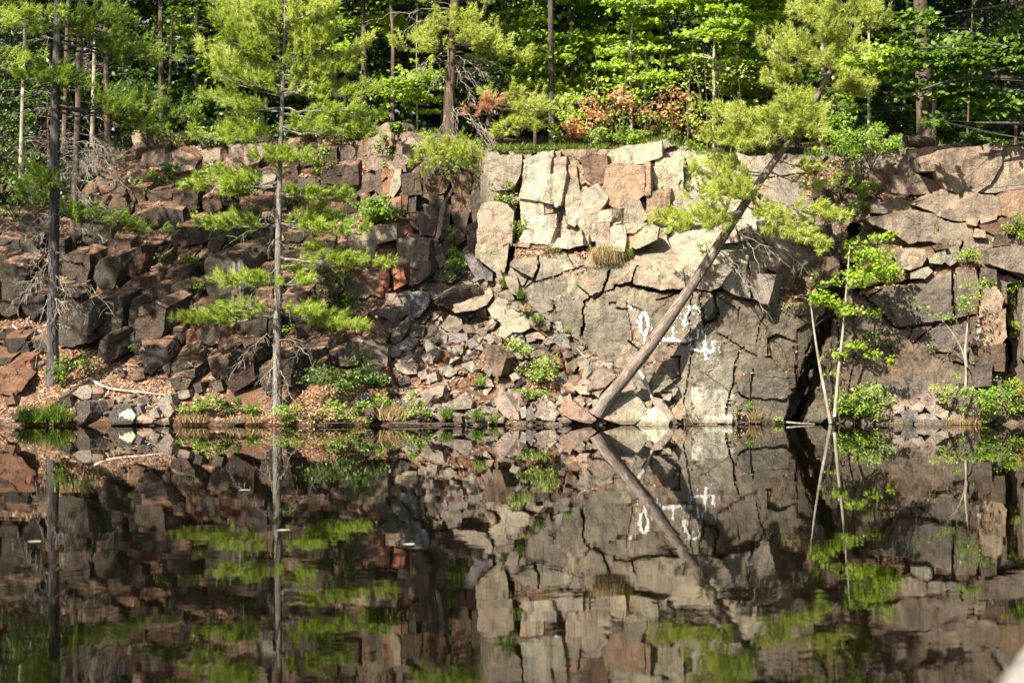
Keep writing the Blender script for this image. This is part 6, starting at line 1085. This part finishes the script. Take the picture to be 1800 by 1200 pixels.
# fallen leaves over soil and ledges
mb = MB(); n = 110000; iy = RNG.integers(3, NR - 3, n); ix = RNG.integers(60, NX - 60, n); k = (lit[iy, ix] > .55) & (RNG.random(n) > .72 * fz[iy, ix]) & (fbm(PT[iy, ix] * 1.3, 3, 88) > -.12) & (PT[iy, ix, 2] > .02) & (upn[iy, ix] > .25); iy, ix = iy[k], ix[k]
p = PT[iy, ix] + nr[iy, ix] * .012 + RNG.normal(size=(len(ix), 3)) * np.array([.03, .02, .0]); N_ = unit(nr[iy, ix] + RNG.normal(size=p.shape) * .45); A = unit(np.cross(N_, RNG.normal(size=p.shape))); B = np.cross(N_, A); s_ = RNG.uniform(.025, .06, (len(p), 1))
mb.polys(np.stack([p - A * s_, p - B * s_ * .55 + N_ * .008, p + A * s_ + N_ * .012, p + B * s_ * .55], 1)); tag(mb.build('leaf_litter', M['litter']), 'fallen dead leaves scattered over the banks and ledges', 'leaf litter', kind='stuff')

# deadwood and things at the water
def stick(pts, r, mat, label, twigs=0, seed=0, name='dead_branch', cat='dead branch'):
    rng = np.random.default_rng(seed + 5); P = np.array([S(x, y, float(Ysurf(x, y)) - .10 if d is None else d) for x, y, d in pts]); mb = MB(); Q = smooth_line(P, 16); tube(mb, Q, np.linspace(r, r * .4, 16), 7, 0, .12, seed)
    for _ in range(twigs):
        i = int(rng.integers(4, 15)); tube(mb, np.stack([Q[i], Q[i] + unit(rng.normal(size=3) + np.array([0, -.5, .4])) * rng.uniform(.15, .4)]), [.008, .003], 3, 0, cap=False)
    return tag(mb.build(name, M[mat], None, smooth=True, loc=Q[0]), label, cat)
stick([(158, 665, None), (180, 680, None), (205, 685, None), (235, 688, None), (292, 694, None)], .035, 'bleach', 'long fallen pale branch lying across the left leaf bank', 5, 1)
stick([(248, 697, None), (258, 708, None), (264, 716, None), (284, 702, None)], .018, 'bleach', 'small forked white twig below the fallen pale branch', 3, 2)
stick([(1122, 650, .1), (1135, 670, .0), (1148, 705, -.1)], .055, 'bleach', 'short bleached stick leaning behind the foot of the leaning trunk', 0, 3)
stick([(22, 572, None), (45, 590, None), (52, 602, None), (48, 625, None)], .03, 'bleach', 'crooked pale branch lying left of the dark pine', 4, 4)
stick([(372, 340, None), (378, 328, None), (382, 330, None), (392, 332, None)], .012, 'bleach', 'small white twig standing on the ledge left of the grey pine', 2, 5)
stick([(930, 570, None), (960, 590, None), (1000, 612, None), (1060, 645, None)], .022, 'stem', 'thin brown stick running down the scree beside the cliff', 1, 6)
stick([(1014, 612, None), (1022, 622, None), (1032, 628, None)], .02, 'bleach', 'short curved white stick near the top of the leaning trunk scree', 0, 7)
for q, lab in [([(1382, 742, -.35), (1405, 744, -.4), (1432, 745, -.4)], 'short grey driftwood log at the mouth of the black fissure'), ([(1300, 743, -.3), (1325, 741, -.3), (1345, 739, -.28)], 'thin driftwood stick at the water left of the fissure'), ([(690, 744, -.95), (745, 745, -.95), (800, 744, -.9)], 'low dark driftwood log along the waterline of the scree'), ([(1205, 742, -.35), (1240, 744, -.35), (1280, 743, -.3)], 'driftwood stick under the whitish rock edge at the cliff foot'), ([(560, 744, -1.0), (600, 743, -1.0), (640, 744, -1.0)], 'thin driftwood stick at the water below the dark-leaved bush')]:
    stick(q, .030 if 'log' in lab else .018, 'twig' if 'grey' in lab else 'stem', lab, 3, len(lab), 'driftwood', 'driftwood')
for k, (x0, y0, x1, y1) in enumerate([(1190, 712, 1230, 742), (1205, 705, 1245, 741), (1180, 728, 1225, 742)]):
    mb = MB(); dead_limb(mb, S(x0, y0, -.25), S(x1, y1, -.5), np.random.default_rng(k), .05, .008, 7, .25); tag(mb.build('dead_twig', M['dry'], None, loc=S(x1, y1, -.5)), 'tan dead twig reaching into the water right of the whitish boulder', 'twig', 'tan twigs at the cliff foot')
b = bmesh.new(); bmesh.ops.create_icosphere(b, subdivisions=2, radius=.055); [setattr(v_, 'co', v_.co * (1 + .25 * math.sin(9 * v_.co.x + 7 * v_.co.z) )) for v_ in b.verts]; m_ = bpy.data.meshes.new('white_lump'); b.to_mesh(m_); b.free(); m_.materials.append(M['white'])
o = bpy.data.objects.new('white_lump', m_); COL.objects.link(o); o.location = S(978, 361, 1.9); o.scale = (1.0, 1, 1.25); tag(o, 'small white lump wedged in the dark crack between the pale upper blocks', 'lump')
from mathutils.bvhtree import BVHTree
def rock_skin(rk, name, strokes, mat, thr, seed, st=.8):
    """a thin crust on the near face of a rock, found by casting rays at it"""
    bv = BVHTree.FromPolygons([v_.co + rk.location for v_ in rk.data.vertices], [tuple(p_.vertices) for p_ in rk.data.polygons]); pts = np.concatenate([poly(a) for a, _ in strokes]); x0, y0 = pts.min(0) - 9; x1, y1 = pts.max(0) + 9
    X, Z = np.meshgrid(np.arange(x0, x1, st), np.arange(y0, y1, st)); cov = np.zeros(X.shape); vs_, hit = [], np.zeros(X.shape, bool); co = Vector(cam.location)
    for s_, wd in strokes: cov = np.maximum(cov, 1 - seg_dist(X, Z, poly(s_)) / wd)
    on = cov + .6 * fbm(np.stack([X / 3, Z / 7, X * 0], -1), 4, seed) > thr
    for iy_, ix_ in np.ndindex(X.shape):
        d_ = (Vector(S(X[iy_, ix_], Z[iy_, ix_], 0)) - co).normalized(); h_ = bv.ray_cast(co, d_); hit[iy_, ix_] = h_[0] is not None; vs_.append(np.array(h_[0]) - np.array(d_) * .012 if h_[0] else np.zeros(3))
    on &= hit; idx = np.arange(X.size).reshape(X.shape); f_ = np.stack([idx[:-1, :-1], idx[1:, :-1], idx[1:, 1:], idx[:-1, 1:]], -1)[on[:-1, :-1] & on[1:, 1:] & on[1:, :-1] & on[:-1, 1:]]
    if len(f_): keep = np.unique(f_); mp = np.zeros(X.size, int); mp[keep] = np.arange(len(keep)); mb = MB(); mb.add(np.array(vs_)[keep], mp[f_]); mb.build(name, mat, rk)
by_label = lambda k: [o for o in COL.objects if o.get('label') == text_label[k]][0]
rock_skin(by_label('lich'), 'lichen_patch', [("220,728 228,724 234,729 226,733", 7.5), ("214,727 216,728", 3), ("238,731 240,732", 3), ("231,737 232,737", 2.5)], M['lichen'], .25, 5)
rock_skin(by_label('streak'), 'mineral_streak', [("411,462 410,500 408,545", 4.5), ("419,460 422,490 421,530", 4.0)], plain_mat('pale_mineral_crust', (.15, .142, .135), .9), .38, 8)
rock_skin(by_label('streak'), 'rust_streak', [("414,500 416,530 412,548", 3.5)], plain_mat('rust_crust', (.12, .05, .03), .9), .25, 9)
for k, (px, py) in enumerate([(431, 862), (498, 933), (62, 953), (720, 958)]):  # specks of foam or petals afloat
    Yd = CAMZ / ((py - 600) / F) - 40; mb = MB(); rr = np.random.default_rng(k); a = np.linspace(0, 6.283, 11)[:-1]; r_ = .055 * rr.uniform(.6, 1.1, 10); x0 = (px - 900) / F * (Yd + 40)
    mb.add(np.stack([x0 + r_ * np.cos(a) * 1.3, Yd + r_ * np.sin(a), np.full(10, .012)], 1), [list(range(10))]); mb.add(np.stack([x0 + r_ * np.cos(a) * 1.3, Yd + r_ * np.sin(a), np.full(10, .004)], 1), [list(range(9, -1, -1))])
    tag(mb.build('floating_petal', M['lichen'], None, loc=(x0, Yd, 0)), 'pale petal afloat on the dark water' , 'petal', 'pale petals on the water')

# shade-coloured hemlocks that fill the wood behind the left rim and low between the trunks
rs = np.random.default_rng(123)
for i, (px, Y, y0, y1, hw) in enumerate([(-120, 9, 60, 380, 120), (10, 10, 40, 370, 110), (75, 12, 60, 350, 90), (160, 12.5, 60, 290, 90), (240, 14, 40, 250, 90), (330, 14, 60, 240, 90), (430, 15, 60, 236, 90), (520, 15, 30, 236, 90), (620, 14, 60, 230, 90), (720, 13, 60, 236, 90), (800, 15, 60, 250, 80), (900, 15, 90, 260, 90), (990, 17, 110, 262, 90), (1080, 17, 120, 260, 90), (1180, 17, 100, 258, 90), (1280, 17, 110, 262, 90), (1380, 17, 90, 266, 90), (1500, 14, 70, 264, 90), (1590, 15, 50, 262, 90), (1690, 11, 60, 260, 90), (1780, 12, 40, 258, 100), (1900, 12, 40, 256, 120)]):
    g = ground_at(px, Y); t = thing('hemlock_tree', g, 'dark hemlock filling the shade deep in the wood', 'hemlock', 'dark hemlocks deep in the wood'); mpp = (Y + 40) / F
    mb = MB(); tube(mb, smooth_line([g, S(px, (y0 + y1) / 2, Y), S(px + 4, y0 - 190, Y)], 12), np.linspace(5, 2, 12) * mpp, 8); mb.build('trunk', M['bark_d'], t, smooth=True)
    mf = MB(); zs = rs.uniform(y0 - 180, y1, 46)
    for y in zs:
        k = .35 + .65 * (y - y0 + 200) / (y1 - y0 + 200); c = S(px + rs.normal() * hw * .45 * k, y, Y + rs.normal() * hw * .45 * k * mpp); leaf_cloud(mf, c, np.array([hw * .40, hw * .40, 15]) * mpp, 150, rs, .20, LEAF_LANCE, 0, -.1, .8, seed=i)
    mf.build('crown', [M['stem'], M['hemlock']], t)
# added bank spur out of view; pines put on it to shade the left slope
mb = MB(); gxs, gys = np.meshgrid(np.linspace(-60, -11.9, 40), np.linspace(-16, 4, 30)); hz = -.6 + 2.0 * sstep(-11.9, -15, gxs) * sstep(-16, -11, gys) + .3 * fbm(np.stack([gxs, gys, gxs * 0], -1) * .5, 3, 6)
V = np.stack([gxs, gys, hz], -1); idx = np.arange(V.shape[0] * V.shape[1]).reshape(V.shape[:2]); mb.add(V, np.stack([idx[:-1, :-1], idx[:-1, 1:], idx[1:, 1:], idx[1:, :-1]], -1).reshape(-1, 4))
tag(mb.build('bank', M['ground'], smooth=True), 'added spur of the pond bank out of view at the left', 'bank', kind='structure')
for i, (x, y, h, lab, reach) in enumerate([(-12.9, -4.2, 15, 'added shade pine just outside the left edge whose bough tips hang at the upper left corner', [(-9.3, -4.0, 7.4), (-9.5, -4.8, 7.1), (-9.0, -3.6, 8.3), (-9.8, -4.4, 8.0)]), (-14.6, -.6, 16, 'added shade pine just outside the left edge whose bough shows beside the thin pale trunk', [(-11.3, -.8, 6.2), (-11.0, -.2, 9.6), (-11.6, -1.2, 7.4)])]):
    t = thing('pine_tree', (x, y, .8), lab, 'pine tree'); P = smooth_line([(x, y, .6), (x + .1, y, h * .5), (x, y + .1, h)], 20); mb = MB(); tube(mb, P, np.linspace(.2, .05, 20), 12, 0, .1); mb.build('trunk', M['bark_d'], t, smooth=True)
    for q in reach:
        mb = MB(); bough(mb, np.array([x, y, q[2] + .2]), q, rs, .6, .3, .3, 1.2, ln=.118); mb.build('bough', [M['bark_d'], M['needle']], t)
    for k in range(30):
        z = rs.uniform(9.0, h - .3); r_ = (1.0 - .7 * (z - 9) / (h - 9)) * rs.uniform(2.0, 3.6); an = rs.uniform(0, 6.283); mb = MB()
        bough(mb, np.array([x, y, z]), np.array([x + r_ * math.cos(an), y + r_ * math.sin(an), z + rs.uniform(-.2, .6)]), rs, .8, .35, .15, .6, K=9, ln=.15); mb.build('bough', [M['bark_d'], M['needle']], t)

# fine dead tangles of the left pines
rs = np.random.default_rng(321)
t = [o for o in COL.objects if o.get('label', '').startswith('lichen-flecked brown trunk')][0]
for k in range(26):
    y = rs.uniform(230, 400); a = S(131 + rs.uniform(-3, 3), y, 4.3); sg = rs.choice([-1, 1, 1]); mb = MB(); dead_limb(mb, a, S(131 + sg * rs.uniform(35, 85), y + rs.uniform(10, 75), 4.3 + rs.uniform(-.7, .3)), rs, rs.uniform(.05, .2), .009, 13, .42); mb.build('dead_branch', [M['twig']], t)
t = [o for o in COL.objects if o.get('label', '').startswith('tall dark-barked pine')][0]
for k in range(14):
    y = rs.uniform(225, 560); a = S(95, y, .5); sg = rs.choice([-1, 1]); mb = MB(); dead_limb(mb, a - np.array(t.location) * 0, S(95 + sg * rs.uniform(35, 80), y + rs.uniform(10, 60), .5 + rs.uniform(-.8, -.1)), rs, rs.uniform(.08, .2), .008, 13, .4); mb.build('dead_branch', [M['twig']], t)
# small ferns and seedlings between the left blocks
for k in range(26):
    px, py = rs.uniform(150, 640), rs.uniform(300, 620); shrub(px, py, rs.uniform(16, 34), rs.uniform(10, 20), 'small green seedling clump growing between the dark blocks', 'shrub' if k % 3 else 'shrub_d', 70, .05, group='seedling clumps between the dark blocks', name='seedling', cat='seedling', dY=-.25)

# growth along the left rim that breaks its edge
rs = np.random.default_rng(555)
for k in range(16):
    px = 225 + k * 28 + rs.uniform(-8, 8); shrub(px, rs.uniform(222, 246), rs.uniform(50, 90), rs.uniform(24, 44), 'low leafy growth along the left rim of the slope', ['shrub_d', 'shrub', 'needle_d', 'needle'][k % 4], 330, .07, Y=7.2 - .9 * (px > 560) + rs.uniform(-.4, .3), group='low growth along the left rim', bottom=252)
